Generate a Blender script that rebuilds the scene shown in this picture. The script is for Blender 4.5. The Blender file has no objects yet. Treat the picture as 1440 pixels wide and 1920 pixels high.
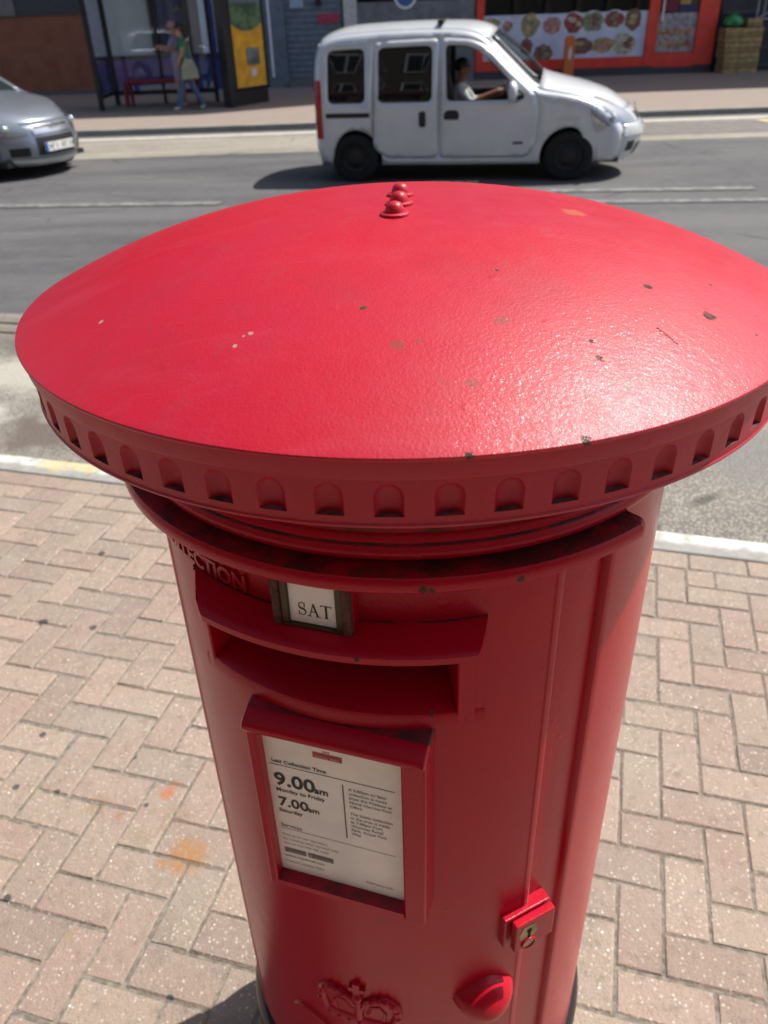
import bpy, bmesh, math, random
from math import sin, cos, pi, radians as R
from mathutils import Vector, Matrix, geometry
random.seed(7)
S = bpy.context.scene
COL = S.collection

# ------------------------------------------------------------------ camera
CAM_H, PITCH, ROLL = 1.70, R(32.35), R(2.0)
rt0, up0 = Vector((1, 0, 0)), Vector((0, sin(PITCH), cos(PITCH)))
fw = Vector((0, cos(PITCH), -sin(PITCH)))
rt = rt0 * cos(ROLL) - up0 * sin(ROLL)
up = up0 * cos(ROLL) + rt0 * sin(ROLL)
cd = bpy.data.cameras.new('camera')
cam = bpy.data.objects.new('camera', cd)
COL.objects.link(cam)
m = Matrix((rt, up, -fw)).transposed().to_4x4()
m.translation = (0, 0, CAM_H)
cam.matrix_world = m
cd.sensor_fit = 'VERTICAL'
cd.sensor_height = 36
cd.sensor_width = 27
cd.lens = 36 * 1500 / 1920
cd.clip_start, cd.clip_end = 0.02, 800
cd.dof.use_dof = True
cd.dof.focus_distance = 0.66
cd.dof.aperture_fstop = 9.5
S.camera = cam

# ------------------------------------------------------------------ light
SUN_EL, SUN_AZ = R(56), math.atan2(0.9001, 0.4356)      # azimuth from +Y towards +X
w = bpy.data.worlds.new('World')
S.world = w
w.use_nodes = True
wn = w.node_tree.nodes
sky = wn.new('ShaderNodeTexSky')
sky.sky_type = 'NISHITA'
sky.sun_disc = False
sky.sun_elevation = SUN_EL
sky.sun_rotation = SUN_AZ
sky.air_density, sky.dust_density, sky.ozone_density = 1.0, 2.2, 1.0
bg = wn['Background']
w.node_tree.links.new(sky.outputs[0], bg.inputs[0])
bg.inputs[1].default_value = 0.108
sd = bpy.data.lights.new('sun', 'SUN')
sd.energy = 5.0
sd.angle = R(0.53)
sd.color = (1.0, 0.955, 0.89)
sun = bpy.data.objects.new('sun', sd)
COL.objects.link(sun)
sv = Vector((sin(SUN_AZ) * cos(SUN_EL), cos(SUN_AZ) * cos(SUN_EL), sin(SUN_EL)))
sun.rotation_euler = sv.to_track_quat('Z', 'Y').to_euler()
sun.location = (8, 4, 14)
S.view_settings.view_transform = 'Standard'
S.view_settings.look = 'None'
S.view_settings.gamma = 1
S.view_settings.use_curve_mapping = False
S.view_settings.exposure = 0.40
S.render.engine = 'CYCLES'
S.cycles.max_bounces = 8

# ------------------------------------------------------------------ node helpers
def newmat(name):
    mt = bpy.data.materials.new(name)
    mt.use_nodes = True
    nt = mt.node_tree
    return mt, nt, nt.nodes['Principled BSDF']

class NT:
    """short hand for building node trees"""
    def __init__(s, nt):
        s.nt = nt
    def n(s, typ, **kw):
        nd = s.nt.nodes.new('ShaderNode' + typ)
        for k, v in kw.items():
            setattr(nd, k, v)
        return nd
    def link(s, a, b):
        s.nt.links.new(a, b)
    def setin(s, sock, v):
        if hasattr(v, 'is_linked') or isinstance(v, bpy.types.NodeSocket):
            s.link(v, sock)
        else:
            sock.default_value = v
    def math(s, op, a, b=0.0, c=None, clamp=False):
        nd = s.n('Math', operation=op, use_clamp=clamp)
        s.setin(nd.inputs[0], a)
        s.setin(nd.inputs[1], b)
        if c is not None:
            s.setin(nd.inputs[2], c)
        return nd.outputs[0]
    def noise(s, vec, scale, detail=3.0, rough=0.55, dist=0.0):
        nd = s.n('TexNoise')
        s.link(vec, nd.inputs['Vector'])
        nd.inputs['Scale'].default_value = scale
        nd.inputs['Detail'].default_value = detail
        nd.inputs['Roughness'].default_value = rough
        nd.inputs['Distortion'].default_value = dist
        return nd.outputs[0]
    def vor(s, vec, scale, feature='F1', rand=1.0):
        nd = s.n('TexVoronoi', feature=feature)
        s.link(vec, nd.inputs['Vector'])
        nd.inputs['Scale'].default_value = scale
        nd.inputs['Randomness'].default_value = rand
        return nd
    def ramp(s, v, lo, hi, smooth=True):
        nd = s.n('MapRange', interpolation_type='SMOOTHSTEP' if smooth else 'LINEAR')
        s.setin(nd.inputs[0], v)
        nd.inputs[1].default_value = lo
        nd.inputs[2].default_value = hi
        return nd.outputs[0]
    def mix(s, f, a, b):
        nd = s.n('Mix', data_type='RGBA')
        s.setin(nd.inputs[0], f)
        for k, v in ((6, a), (7, b)):
            if isinstance(v, bpy.types.NodeSocket):
                s.link(v, nd.inputs[k])
            else:
                nd.inputs[k].default_value = (*v[:3], 1)
        return nd.outputs[2]
    def objco(s):
        return s.n('TexCoord').outputs['Object']
    def pos(s):
        return s.n('NewGeometry').outputs['Position']
    def stretch(s, vec, sc):
        nd = s.n('Mapping')
        s.link(vec, nd.inputs[0])
        nd.inputs['Scale'].default_value = sc
        return nd.outputs[0]
    def spot(s, vec, p, r, soft=0.35, wob=None):
        """1 inside a ragged spot at p of radius r"""
        d = s.n('VectorMath', operation='DISTANCE')
        s.link(vec, d.inputs[0])
        d.inputs[1].default_value = p
        v = d.outputs['Value']
        if wob is not None:
            v = s.math('ADD', v, s.math('MULTIPLY', s.math('SUBTRACT', wob, 0.5), r * 2.2))
        nd = s.n('MapRange', interpolation_type='SMOOTHSTEP')
        s.link(v, nd.inputs[0])
        nd.inputs[1].default_value = r
        nd.inputs[2].default_value = r * (1 - soft)
        return nd.outputs[0]
    def bump(s, h, strength, dist=0.01, normal=None):
        nd = s.n('Bump')
        nd.inputs['Strength'].default_value = strength
        nd.inputs['Distance'].default_value = dist
        s.setin(nd.inputs['Height'], h)
        if normal is not None:
            s.link(normal, nd.inputs['Normal'])
        return nd.outputs[0]

def simple(name, col, rough=0.5, metal=0.0, coat=0.0, var=0.12, scale=14, bump=0.0, bscale=60, spec=0.5):
    mt, nt, b = newmat(name)
    N = NT(nt)
    v = N.objco()
    no = N.noise(v, scale, 4)
    dark = [c * (1 - var) for c in col]
    lite = [min(1, c * (1 + var)) for c in col]
    N.link(N.mix(N.ramp(no, 0.3, 0.7), dark, lite), b.inputs['Base Color'])
    b.inputs['Roughness'].default_value = rough
    b.inputs['Metallic'].default_value = metal
    b.inputs['Coat Weight'].default_value = coat
    b.inputs['Coat Roughness'].default_value = 0.06
    b.inputs['Specular IOR Level'].default_value = spec
    if bump:
        N.link(N.bump(N.noise(v, bscale, 3), bump, 0.002), b.inputs['Normal'])
    return mt

def glass(name, tint=(0.9, 0.95, 0.95), opacity=0.25, dark=(0.01, 0.012, 0.012)):
    """window glass: lets part of the view through and reflects by Fresnel"""
    mt, nt, b = newmat(name)
    N = NT(nt)
    out = nt.nodes['Material Output']
    tr = N.n('BsdfTransparent')
    tr.inputs[0].default_value = (*tint, 1)
    df = N.n('BsdfDiffuse')
    df.inputs[0].default_value = (*dark, 1)
    m1 = N.n('MixShader')
    m1.inputs[0].default_value = opacity
    N.link(tr.outputs[0], m1.inputs[1])
    N.link(df.outputs[0], m1.inputs[2])
    gl = N.n('BsdfGlossy')
    gl.inputs['Roughness'].default_value = 0.02
    lw = N.n('LayerWeight')
    lw.inputs[0].default_value = 0.5
    fac = N.math('ADD', N.math('MULTIPLY', N.math('POWER', lw.outputs['Facing'], 5.0), 0.93), 0.055, clamp=True)
    m2 = N.n('MixShader')
    N.link(fac, m2.inputs[0])
    N.link(m1.outputs[0], m2.inputs[1])
    N.link(gl.outputs[0], m2.inputs[2])
    N.link(m2.outputs[0], out.inputs[0])
    return mt

# ------------------------------------------------------------------ red paint
RED = (0.43, 0.0045, 0.0190)
def red_paint(name, spots=(), chips=0.735, fade=0.35, rough0=0.15, spec=0.24, coat=0.0, grimy=0.0, rvar=0.14, bstr=0.22):
    mt, nt, b = newmat(name)
    N = NT(nt)
    v = N.objco()
    big = N.noise(v, 5.5, 4, 0.6)
    med = N.noise(v, 42, 4, 0.6)
    fine = N.noise(v, 430, 3, 0.6)
    pit = N.noise(v, 95, 5, 0.7)
    col = N.mix(N.ramp(big, 0.35, 0.75), RED, (RED[0] * 0.92, RED[1] * (1 + 3 * fade), RED[2] * (1 + 2.5 * fade)))
    col = N.mix(N.math('MULTIPLY', N.ramp(med, 0.52, 0.75), fade), col, (0.33, 0.022, 0.034))
    strk = N.noise(N.stretch(v, (3.0, 14.0, 8.0)), 1.6, 6, 0.7, 0.8)
    col = N.mix(N.math('MULTIPLY', N.ramp(strk, 0.50, 0.72), fade * 1.1), col, (0.46, 0.032, 0.062))
    col = N.mix(N.math('MULTIPLY', N.ramp(N.noise(v, 3.2, 5, 0.7, 0.5), 0.56, 0.70), 0.22), col, (0.24, 0.02, 0.022))
    rag = N.noise(v, 190, 5, 0.75)
    if grimy:
        gm = N.ramp(N.math('ADD', N.math('MULTIPLY', N.noise(v, 30, 5, 0.7), 0.6), N.math('MULTIPLY', big, 0.4)), 0.36, 0.58)
        col = N.mix(N.math('MULTIPLY', gm, grimy), col, (0.045, 0.022, 0.02))
    # scattered chips down to rusty iron
    ch = N.noise(v, 62, 5, 0.62, 0.4)
    gate = N.ramp(N.noise(v, 9, 2), 0.50, 0.60)
    chip = N.math('MULTIPLY', N.ramp(ch, chips, chips + 0.02), gate)
    mask = chip
    for p, r, kind in spots:
        sp = N.spot(v, p, r * 0.78, 0.35, rag)
        if kind == 'grey':
            col = N.mix(N.math('MULTIPLY', sp, 0.75), col, (0.33, 0.30, 0.24))
        elif kind == 'ochre':
            col = N.mix(N.math('MULTIPLY', sp, 0.45), col, (0.45, 0.17, 0.05))
        elif kind == 'dark':
            col = N.mix(N.math('MULTIPLY', sp, 0.55), col, (0.17, 0.04, 0.025))
        else:
            mask = N.math('MAXIMUM', mask, sp)
    rust = N.mix(N.ramp(N.noise(v, 160, 3), 0.35, 0.65), (0.04, 0.014, 0.010), (0.11, 0.04, 0.026))
    N.link(N.mix(mask, col, rust), b.inputs['Base Color'])
    ro = N.math('ADD', N.math('MULTIPLY', med, rvar), rough0)
    N.link(N.math('ADD', ro, N.math('MULTIPLY', mask, 0.4), clamp=True), b.inputs['Roughness'])
    h = N.math('ADD', N.math('MULTIPLY', fine, 0.55), N.math('MULTIPLY', pit, 0.38))
    h = N.math('ADD', h, N.math('MULTIPLY', N.noise(v, 21, 2), 0.45))
    # small paint pimples and craters
    vo = N.vor(v, 55)
    pim = N.math('MULTIPLY', N.ramp(vo.outputs['Distance'], 0.26, 0.05), N.ramp(N.noise(v, 13, 3), 0.50, 0.62))
    h = N.math('ADD', h, N.math('MULTIPLY', pim, 0.4))
    h = N.math('SUBTRACT', h, N.math('MULTIPLY', mask, 0.5))
    N.link(N.bump(h, bstr, 0.0030), b.inputs['Normal'])
    if coat:
        sp_h = N.math('ADD', N.noise(v, 120, 4, 0.7), N.math('MULTIPLY', N.noise(v, 300, 2), 0.6))
        N.link(N.bump(sp_h, 0.30, 0.0040), b.inputs['Coat Normal'])
    b.inputs['Specular IOR Level'].default_value = spec
    b.inputs['Coat Weight'].default_value = coat
    b.inputs['Coat Roughness'].default_value = 0.17
    return mt

def _dome(x, y):
    return (x, y, 1.479 + .074 * (1 - (math.hypot(x, y) / .3437) ** 2.3))
_path = [(.1640, -.2235), (.1705, -.2310), (.1755, -.2380), (.1778, -.2460), (.1832, -.2520), (.1900, -.2580)]
SCRATCH = []
for _k in range(len(_path) - 1):
    for _t in (0, .25, .5, .75):
        SCRATCH.append((_dome(_path[_k][0] + (_path[_k + 1][0] - _path[_k][0]) * _t, _path[_k][1] + (_path[_k + 1][1] - _path[_k][1]) * _t), .0019 - .00015 * _k, 'rust' if _k < 2 else 'dark'))
CAP_SPOTS = SCRATCH + [((x, y, 1.479 + .074 * (1 - (math.hypot(x, y) / .3437) ** 2.3)), r, k) for x, y, r, k in (
             (-.19, -.19, .0028, 'dark'), (-.235, -.16, .003, 'grey'), (.09, -.13, .003, 'dark'), (.06, -.17, .0024, 'rust'), (.13, -.17, .003, 'dark'), (-.06, -.28, .002, 'dark'),
             (.23, -.14, .002, 'rust'), (.15, -.10, .002, 'dark'), (.245, -.20, .0022, 'rust'))] + [((0.2113, -0.1923, 1.5046), .0075, 'rust'), ((-0.1227, -0.2377, 1.5114), .0026, 'grey'), ((-0.1127, -0.2278, 1.516), .0026, 'grey'), ((-0.1175, -0.2295, 1.5154), .0018, 'grey'),
             ((-0.0149, -0.2567, 1.515), .0075, 'dark'), ((-0.001, -0.2541, 1.516), .0035, 'dark'), ((-0.0368, -0.2155, 1.5269), .0042, 'rust'),
             ((0.1152, -0.2636, 1.5039), .0042, 'rust'), ((0.1131, -0.2479, 1.5096), .003, 'rust'), ((0.1718, -0.1691, 1.5203), .005, 'rust'),
             ((0.0552, -0.2327, 1.5209), .008, 'dark'), ((0.0297, -0.2911, 1.5019), .006, 'dark'), ((0.1473, -0.0213, 1.5422), .016, 'ochre'),
             ((0.0231, -0.3428, 1.479), .0045, 'rust'), ((0.0939, -0.3293, 1.4796), .005, 'rust')]
M = {}
M['red_cap'] = red_paint('red_cap_paint', CAP_SPOTS, 0.722, 0.30, 0.38, 0.36, 0.14, 0.0, 0.2, 0.22)
M['red'] = red_paint('red_gloss_paint', [((0.0, -0.2856, 1.338), .006, 'rust'), ((0.072, -0.277, 1.338), .006, 'rust'), ((0.006, -0.2856, 1.338), .004, 'rust'),
                                          ((-0.075, -0.262, 1.187), .005, 'rust'), ((-0.055, -0.262, 1.187), .004, 'rust'), ((-0.03, -0.264, 1.187), .0045, 'rust'),
                                          ((-0.04, -0.264, 1.186), .004, 'rust'), ((-0.02, -0.264, 1.187), .0035, 'rust'), ((0.008, -0.265, 1.187), .006, 'rust'),
                                          ((-0.045, -0.255, 0.865), .007, 'dark'), ((-0.052, -0.289, 1.275), .0035, 'rust')], 0.74, 0.06)
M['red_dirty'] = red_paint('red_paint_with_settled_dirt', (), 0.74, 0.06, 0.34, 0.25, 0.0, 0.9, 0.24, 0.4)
M['lock_metal'] = simple('worn_lock_brass', (0.30, 0.25, 0.14), 0.35, 0.9, var=0.35, scale=60)
M['black'] = simple('black_gloss_paint', (0.012, 0.012, 0.014), 0.3, var=0.2)
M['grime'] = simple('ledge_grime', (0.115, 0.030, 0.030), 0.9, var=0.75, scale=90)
M['hole'] = simple('dark_cavity', (0.006, 0.004, 0.004), 0.9)
M['card'] = simple('notice_card', (0.88, 0.86, 0.80), 0.35, var=0.07, scale=22)
M['ink'] = simple('printed_ink', (0.035, 0.033, 0.03), 0.6)
M['ink_grey'] = simple('printed_grey_ink', (0.16, 0.15, 0.14), 0.6)
M['ink_red'] = simple('printed_red_ink', (0.46, 0.05, 0.07), 0.6)
M['ink_pale'] = simple('printed_pale_ink', (0.50, 0.42, 0.38), 0.6)
M['rusty'] = simple('rusty_metal', (0.085, 0.032, 0.022), 0.8, var=0.5, scale=150, bump=0.5, bscale=300)
M['bronze'] = simple('dull_bronze', (0.075, 0.06, 0.035), 0.45, 0.5, var=0.2)

# ------------------------------------------------------------------ mesh helpers
class MB:
    def __init__(s):
        s.v, s.f, s.mi = [], [], []
    def vert(s, p):
        s.v.append(tuple(p))
        return len(s.v) - 1
    def face(s, idx, m=0):
        s.f.append(tuple(idx))
        s.mi.append(m)
    def poly(s, pts, m=0):
        s.face([s.vert(p) for p in pts], m)
    def grid(s, fn, us, vs, m=0, skip=None, wrap=False):
        nu, nv = len(us), len(vs)
        ids = [[s.vert(fn(u, v)) for v in vs] for u in us]
        for i in range(nu if wrap else nu - 1):
            a, b2 = ids[i], ids[(i + 1) % nu]
            for j in range(nv - 1):
                if skip and skip(i, j):
                    continue
                s.face((a[j], b2[j], b2[j + 1], a[j + 1]), m)
        return ids
    def box(s, x0, x1, y0, y1, z0, z1, m=0, fn=None):
        P = [(x, y, z) for z in (z0, z1) for y in (y0, y1) for x in (x0, x1)]
        if fn:
            P = [fn(*p) for p in P]
        b0 = len(s.v)
        s.v += [tuple(p) for p in P]
        for q in ((0, 2, 3, 1), (4, 5, 7, 6), (0, 1, 5, 4), (2, 6, 7, 3), (0, 4, 6, 2), (1, 3, 7, 5)):
            s.face([b0 + k for k in q], m)
    def tube(s, pts, rad, n=8, m=0, caps=True):
        pts = [Vector(p) for p in pts]
        rs = rad if isinstance(rad, (list, tuple)) else [rad] * len(pts)
        rings = []
        for i, p in enumerate(pts):
            t = (pts[min(i + 1, len(pts) - 1)] - pts[max(i - 1, 0)]).normalized()
            a = t.orthogonal().normalized() if i == 0 else (a - t * a.dot(t)).normalized()
            b2 = t.cross(a)
            rings.append([s.vert(p + (a * cos(2 * pi * k / n) + b2 * sin(2 * pi * k / n)) * rs[i]) for k in range(n)])
        for i in range(len(pts) - 1):
            for k in range(n):
                s.face((rings[i][k], rings[i][(k + 1) % n], rings[i + 1][(k + 1) % n], rings[i + 1][k]), m)
        if caps:
            s.face(rings[0][::-1], m)
            s.face(rings[-1], m)
    def lathe(s, prof, n=48, m=0, centre=(0, 0, 0), axis='Z', close=True):
        cx, cy, cz = centre
        ids = []
        for r, z in prof:
            row = []
            for k in range(n):
                a = 2 * pi * k / n
                x, y = r * cos(a), r * sin(a)
                if axis == 'Z':
                    row.append(s.vert((cx + x, cy + y, cz + z)))
                else:
                    row.append(s.vert((cx + x, cy + z, cz + y)))
            ids.append(row)
        for i in range(len(prof) - 1):
            for k in range(n):
                s.face((ids[i][k], ids[i][(k + 1) % n], ids[i + 1][(k + 1) % n], ids[i + 1][k]), m)
        if close:
            s.face(ids[0][::-1], m)
            s.face(ids[-1], m)
    def ball(s, c, r, n=10, m=0):
        rx, ry, rz = r if isinstance(r, tuple) else (r, r, r)
        k = n // 2
        rows = []
        for i in range(1, k):
            t = pi * i / k
            rows.append([s.vert((c[0] + rx * sin(t) * cos(2 * pi * j / n), c[1] + ry * sin(t) * sin(2 * pi * j / n), c[2] + rz * cos(t))) for j in range(n)])
        a, b2 = s.vert((c[0], c[1], c[2] + rz)), s.vert((c[0], c[1], c[2] - rz))
        for j in range(n):
            s.face((a, rows[0][j], rows[0][(j + 1) % n]), m)
            s.face((b2, rows[-1][(j + 1) % n], rows[-1][j]), m)
            for i in range(len(rows) - 1):
                s.face((rows[i][j], rows[i + 1][j], rows[i + 1][(j + 1) % n], rows[i][(j + 1) % n]), m)
    def mesh(s, name, mats, smooth=38, outward=None, recalc=True, weld=0.0):
        me = bpy.data.meshes.new(name)
        me.from_pydata(s.v, [], s.f)
        for mt in (mats if isinstance(mats, (list, tuple)) else [mats]):
            me.materials.append(mt)
        me.polygons.foreach_set('material_index', s.mi)
        if recalc or weld:
            bm = bmesh.new()
            bm.from_mesh(me)
            if weld:
                bmesh.ops.remove_doubles(bm, verts=bm.verts, dist=weld)
            if recalc:
                bmesh.ops.recalc_face_normals(bm, faces=bm.faces)
            bm.to_mesh(me)
            bm.free()
        if smooth:
            me.shade_smooth()
            me.set_sharp_from_angle(angle=R(smooth))
        me.update()
        return me
    def build(s, name, mats, parent=None, loc=None, rot=None, **kw):
        me = s.mesh(name, mats, **kw)
        return link(name, me, parent, loc, rot)

def link(name, me, parent=None, loc=None, rot=None):
    o = bpy.data.objects.new(name, me)
    COL.objects.link(o)
    if parent:
        o.parent = parent
    if loc:
        o.location = loc
    if rot is not None:
        o.rotation_euler = (0, 0, rot) if not isinstance(rot, tuple) else rot
    return o

def thing(name, label, cat, loc=(0, 0, 0), rot=0.0, group=None):
    o = link(name, None, None, loc, rot)
    return tag(o, label, cat, group)

def tag(o, label, cat, group=None):
    o['label'], o['category'] = label, cat
    if group:
        o['group'] = group
    return o

def struct(o, kind='structure'):
    o['kind'] = kind
    return o

def bevel(o, wd, seg=2):
    b = o.modifiers.new('bevel', 'BEVEL')
    b.width, b.segments, b.limit_method, b.angle_limit = wd, seg, 'ANGLE', R(40)
    return o

def text_polys(txt, size, bold=0.0, align='LEFT'):
    """flat triangles of a line of lettering: (verts2d, faces)"""
    cu = bpy.data.curves.new('lettering', 'FONT')
    cu.body, cu.size, cu.align_x, cu.offset = txt, size, align, bold
    cu.resolution_u = 3
    o = bpy.data.objects.new('lettering', cu)
    COL.objects.link(o)
    dg = bpy.context.evaluated_depsgraph_get()
    me = bpy.data.meshes.new_from_object(o.evaluated_get(dg))
    V = [(v.co.x, v.co.y) for v in me.vertices]
    F = [tuple(p.vertices) for p in me.polygons]
    bpy.data.objects.remove(o)
    bpy.data.curves.remove(cu)
    bpy.data.meshes.remove(me)
    return V, F

def add_text(mb, txt, size, fn, bold=0.0, align='LEFT', m=0, depth=None):
    V, F = text_polys(txt, size, bold, align)
    b0 = len(mb.v)
    mb.v += [tuple(fn(x, y, 0)) for x, y in V]
    for f in F:
        mb.face([b0 + k for k in f], m)
    if depth:                                    # raised letters: side walls along the open edges
        cnt = {}
        for f in F:
            for i in range(len(f)):
                e = (f[i], f[(i + 1) % len(f)])
                k = tuple(sorted(e))
                cnt.setdefault(k, []).append(e)
        b1 = len(mb.v)
        mb.v += [tuple(fn(x, y, -depth)) for x, y in V]
        for k, es in cnt.items():
            if len(es) == 1:
                a, b2 = es[0]
                mb.face((b0 + a, b1 + a, b1 + b2, b0 + b2), m)

# ------------------------------------------------------------------ ground
KD, KV = Vector((0.96, -0.28, 0)).normalized(), Vector((0.28, 0.96, 0)).normalized()   # along and across the near kerb
def uv(u, v, z=0.0):
    return KD * u + KV * v + Vector((0, 0, z))
def road_z(y):
    return -0.12 - 0.0075 * (y - 2.5)

def asphalt(name, dark, lite, fleck, fl=0.5, patchy=0.5, stain=None):
    mt, nt, b = newmat(name)
    N = NT(nt)
    v = N.pos()
    big = N.noise(N.stretch(v, (0.35, 1.6, 1)), 0.9, 4, 0.6)
    med = N.noise(v, 7, 4, 0.65)
    col = N.mix(N.ramp(big, 0.3, 0.72), dark, lite)
    col = N.mix(N.math('MULTIPLY', N.ramp(med, 0.45, 0.75), patchy), col, [c * 1.35 for c in lite])
    vo = N.vor(v, 75)
    col = N.mix(N.math('MULTIPLY', N.ramp(vo.outputs['Distance'], 0.55, 0.15), fl), col, fleck)
    vd = N.vor(v, 130)
    col = N.mix(N.math('MULTIPLY', N.ramp(vd.outputs['Distance'], 0.42, 0.1), 0.45), col, [c * 0.4 for c in dark])
    if stain:
        for p, r, c, f in stain:
            col = N.mix(N.math('MULTIPLY', N.spot(v, p, r, 0.6, N.noise(v, 2.5, 5, 0.7)), f), col, c)
    # fine cracks
    cr = N.vor(N.stretch(v, (0.7, 0.7, 0.7)), 1.1, 'DISTANCE_TO_EDGE')
    crk = N.math('MULTIPLY', N.ramp(cr.outputs['Distance'], 0.012, 0.004), N.ramp(N.noise(v, 1.3, 2), 0.5, 0.6))
    col = N.mix(N.math('MULTIPLY', crk, 0.8), col, (0.02, 0.02, 0.02))
    N.link(col, b.inputs['Base Color'])
    b.inputs['Roughness'].default_value = 0.78
    h = N.math('ADD', N.noise(v, 160, 3, 0.7), vo.outputs['Distance'])
    N.link(N.bump(h, 0.6, 0.006), b.inputs['Normal'])
    return mt

M['road'] = asphalt('road_asphalt', (0.058, 0.058, 0.062), (0.112, 0.110, 0.110), (0.21, 0.21, 0.205), 0.35, 0.30)
M['lane'] = asphalt('worn_kerbside_asphalt', (0.125, 0.115, 0.099), (0.205, 0.19, 0.162), (0.55, 0.50, 0.41), 0.6, 0.6,
                    [((-1.75, 3.80, -0.13), .30, (0.105, 0.082, 0.066), .85), ((-2.15, 4.6, -0.135), .5, (0.40, 0.38, 0.32), .8), ((-2.2, 4.05, -0.13), .25, (0.46, 0.44, 0.39), .8), ((-1.3, 3.75, -0.13), .2, (0.40, 0.385, 0.34), .7), ((-2.3, 5.1, -0.14), .3, (0.09, 0.085, 0.075), .7),
                     ((-1.55, 4.15, -0.13), .35, (0.5, 0.48, 0.42), .6), ((1.75, 3.2, -0.13), .5, (0.16, 0.155, 0.15), .6)])
M['bay'] = asphalt('pale_parking_bay_concrete', (0.20, 0.183, 0.15), (0.285, 0.26, 0.215), (0.42, 0.385, 0.32), 0.4, 0.5)

g = MB()
g.grid(lambda x, y: (x, y, -0.34), [-400, -60, 60, 400], [-400, -60, 60, 400])
o = struct(g.build('ground', simple('far_ground', (0.12, 0.12, 0.11), 0.9), recalc=False))

def sheet(name, mat, pts, zoff):
    """a strip on the road surface; pts are xy outlines of quads"""
    b = MB()
    for q in pts:
        b.poly([(x, y, road_z(y) + zoff) for x, y in q])
    return struct(b.build(name, mat, recalc=False, smooth=0))

g = MB()
ys = [2.0, 3, 4, 6, 8, 10, 12, 14, 16, 16.62]
def road_pt(t, y):
    # the near edge follows the kerb line, the far edge runs square to the view
    return (t, y, road_z(y))
near = [uv(u, 2.69) for u in (-45, -20, -8, -4, -2, 0, 2, 4, 8, 20, 45)]
farx = [-45, -20, -8, -4, -2, 0, 2, 4, 8, 20, 45]
ids = []
for k in range(11):
    row = []
    for j in range(11):
        f = j / 10
        x = near[k].x * (1 - f) + farx[k] * f
        y = near[k].y * (1 - f) + 16.62 * f
        row.append(g.vert((x, y, road_z(y))))
    ids.append(row)
for k in range(10):
    for j in range(10):
        g.face((ids[k][j], ids[k + 1][j], ids[k + 1][j + 1], ids[k][j + 1]))
struct(g.build('road', M['road'], recalc=False, smooth=60))

# kerbside strip of old pale surfacing, and the lay-by on the far side
g = MB()
us = [-30 + i for i in range(61)]
wob = [2.15 + 0.22 * sin(i * 1.7) + 0.12 * sin(i * 4.1) for i in range(61)]
for i in range(60):
    q = [uv(us[i], 2.692), uv(us[i + 1], 2.692), uv(us[i + 1], 2.69 + wob[i + 1]), uv(us[i], 2.69 + wob[i])]
    g.poly([(p.x, p.y, road_z(p.y) + 0.004) for p in q])
struct(g.build('kerbside_road_strip', M['lane'], recalc=False, smooth=0))
sheet('parking_bay', M['bay'], [[(-45, 14.0), (0, 13.55), (0, 16.3), (-45, 16.3)], [(0, 13.55), (45, 13.0), (45, 16.3), (0, 16.3)]], 0.004)
sheet('parking_bay_patch', simple('brown_grey_bay_patch', (0.15, 0.135, 0.125), 0.8, var=0.15, scale=5), [[(3.0, 14.15), (7.0, 14.0), (7.1, 15.55), (3.0, 15.7)]], 0.008)

def worn_paint(name, col, under, keep=0.5):
    mt, nt, b = newmat(name)
    N = NT(nt)
    v = N.pos()
    n1 = N.noise(N.stretch(v, (1, 1, 1)), 9, 6, 0.75)
    n2 = N.noise(v, 60, 3, 0.7)
    a = N.ramp(N.math('ADD', N.math('MULTIPLY', n1, 0.7), N.math('MULTIPLY', n2, 0.3)), keep - 0.08, keep + 0.1)
    N.link(N.mix(a, under, col), b.inputs['Base Color'])
    b.inputs['Roughness'].default_value = 0.7
    return mt
M['white_line'] = worn_paint('worn_white_road_paint', (0.25, 0.25, 0.24), (0.105, 0.105, 0.105), 0.505)
M['white_line2'] = worn_paint('bay_edge_white_paint', (0.50, 0.48, 0.43), (0.30, 0.275, 0.23), 0.45)
M['yellow_line'] = worn_paint('worn_yellow_road_paint', (0.235, 0.19, 0.105), (0.15, 0.138, 0.118), 0.55)
def dash(name, x0, y0, x1, y1, wd, mat, z=0.010):
    d = Vector((x1 - x0, y1 - y0)).normalized()
    n = Vector((-d.y, d.x)) * wd / 2
    b = MB()
    k = 8
    for i in range(k):
        a, c = i / k, (i + 1) / k
        q = [(x0 + (x1 - x0) * t + s * n.x, y0 + (y1 - y0) * t + s * n.y) for t, s in ((a, -1), (c, -1), (c, 1), (a, 1))]
        b.poly([(x, y, road_z(y) + z) for x, y in q])
    return struct(b.build(name, mat, recalc=False, smooth=0))
dash('white_road_line', -5.9, 10.15, -1.75, 9.70, 0.19, M['white_line'])
dash('white_road_line', 2.0, 9.10, 6.2, 8.62, 0.17, M['white_line'])
dash('white_road_line', 1.2, 9.83, 4.3, 9.50, 0.17, M['white_line'])
dash('white_road_line', 11.0, 8.0, 15.0, 7.5, 0.12, M['white_line'])
dash('bay_edge_line', -30, 15.98, 30, 15.85, 0.30, M['white_line2'], 0.012)
dash('yellow_bay_line', 6.85, 15.5, 7.4, 14.1, 0.22, worn_paint('pale_yellow_bay_paint', (0.55, 0.46, 0.22), (0.40, 0.37, 0.31), 0.35), 0.016)
for dv in (1.80, 1.98):
    a, c = uv(-9, 2.69 + dv), uv(9, 2.69 + dv)
    dash('yellow_road_line', a.x, a.y, c.x, c.y, 0.09, M['yellow_line'], 0.014)

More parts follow.
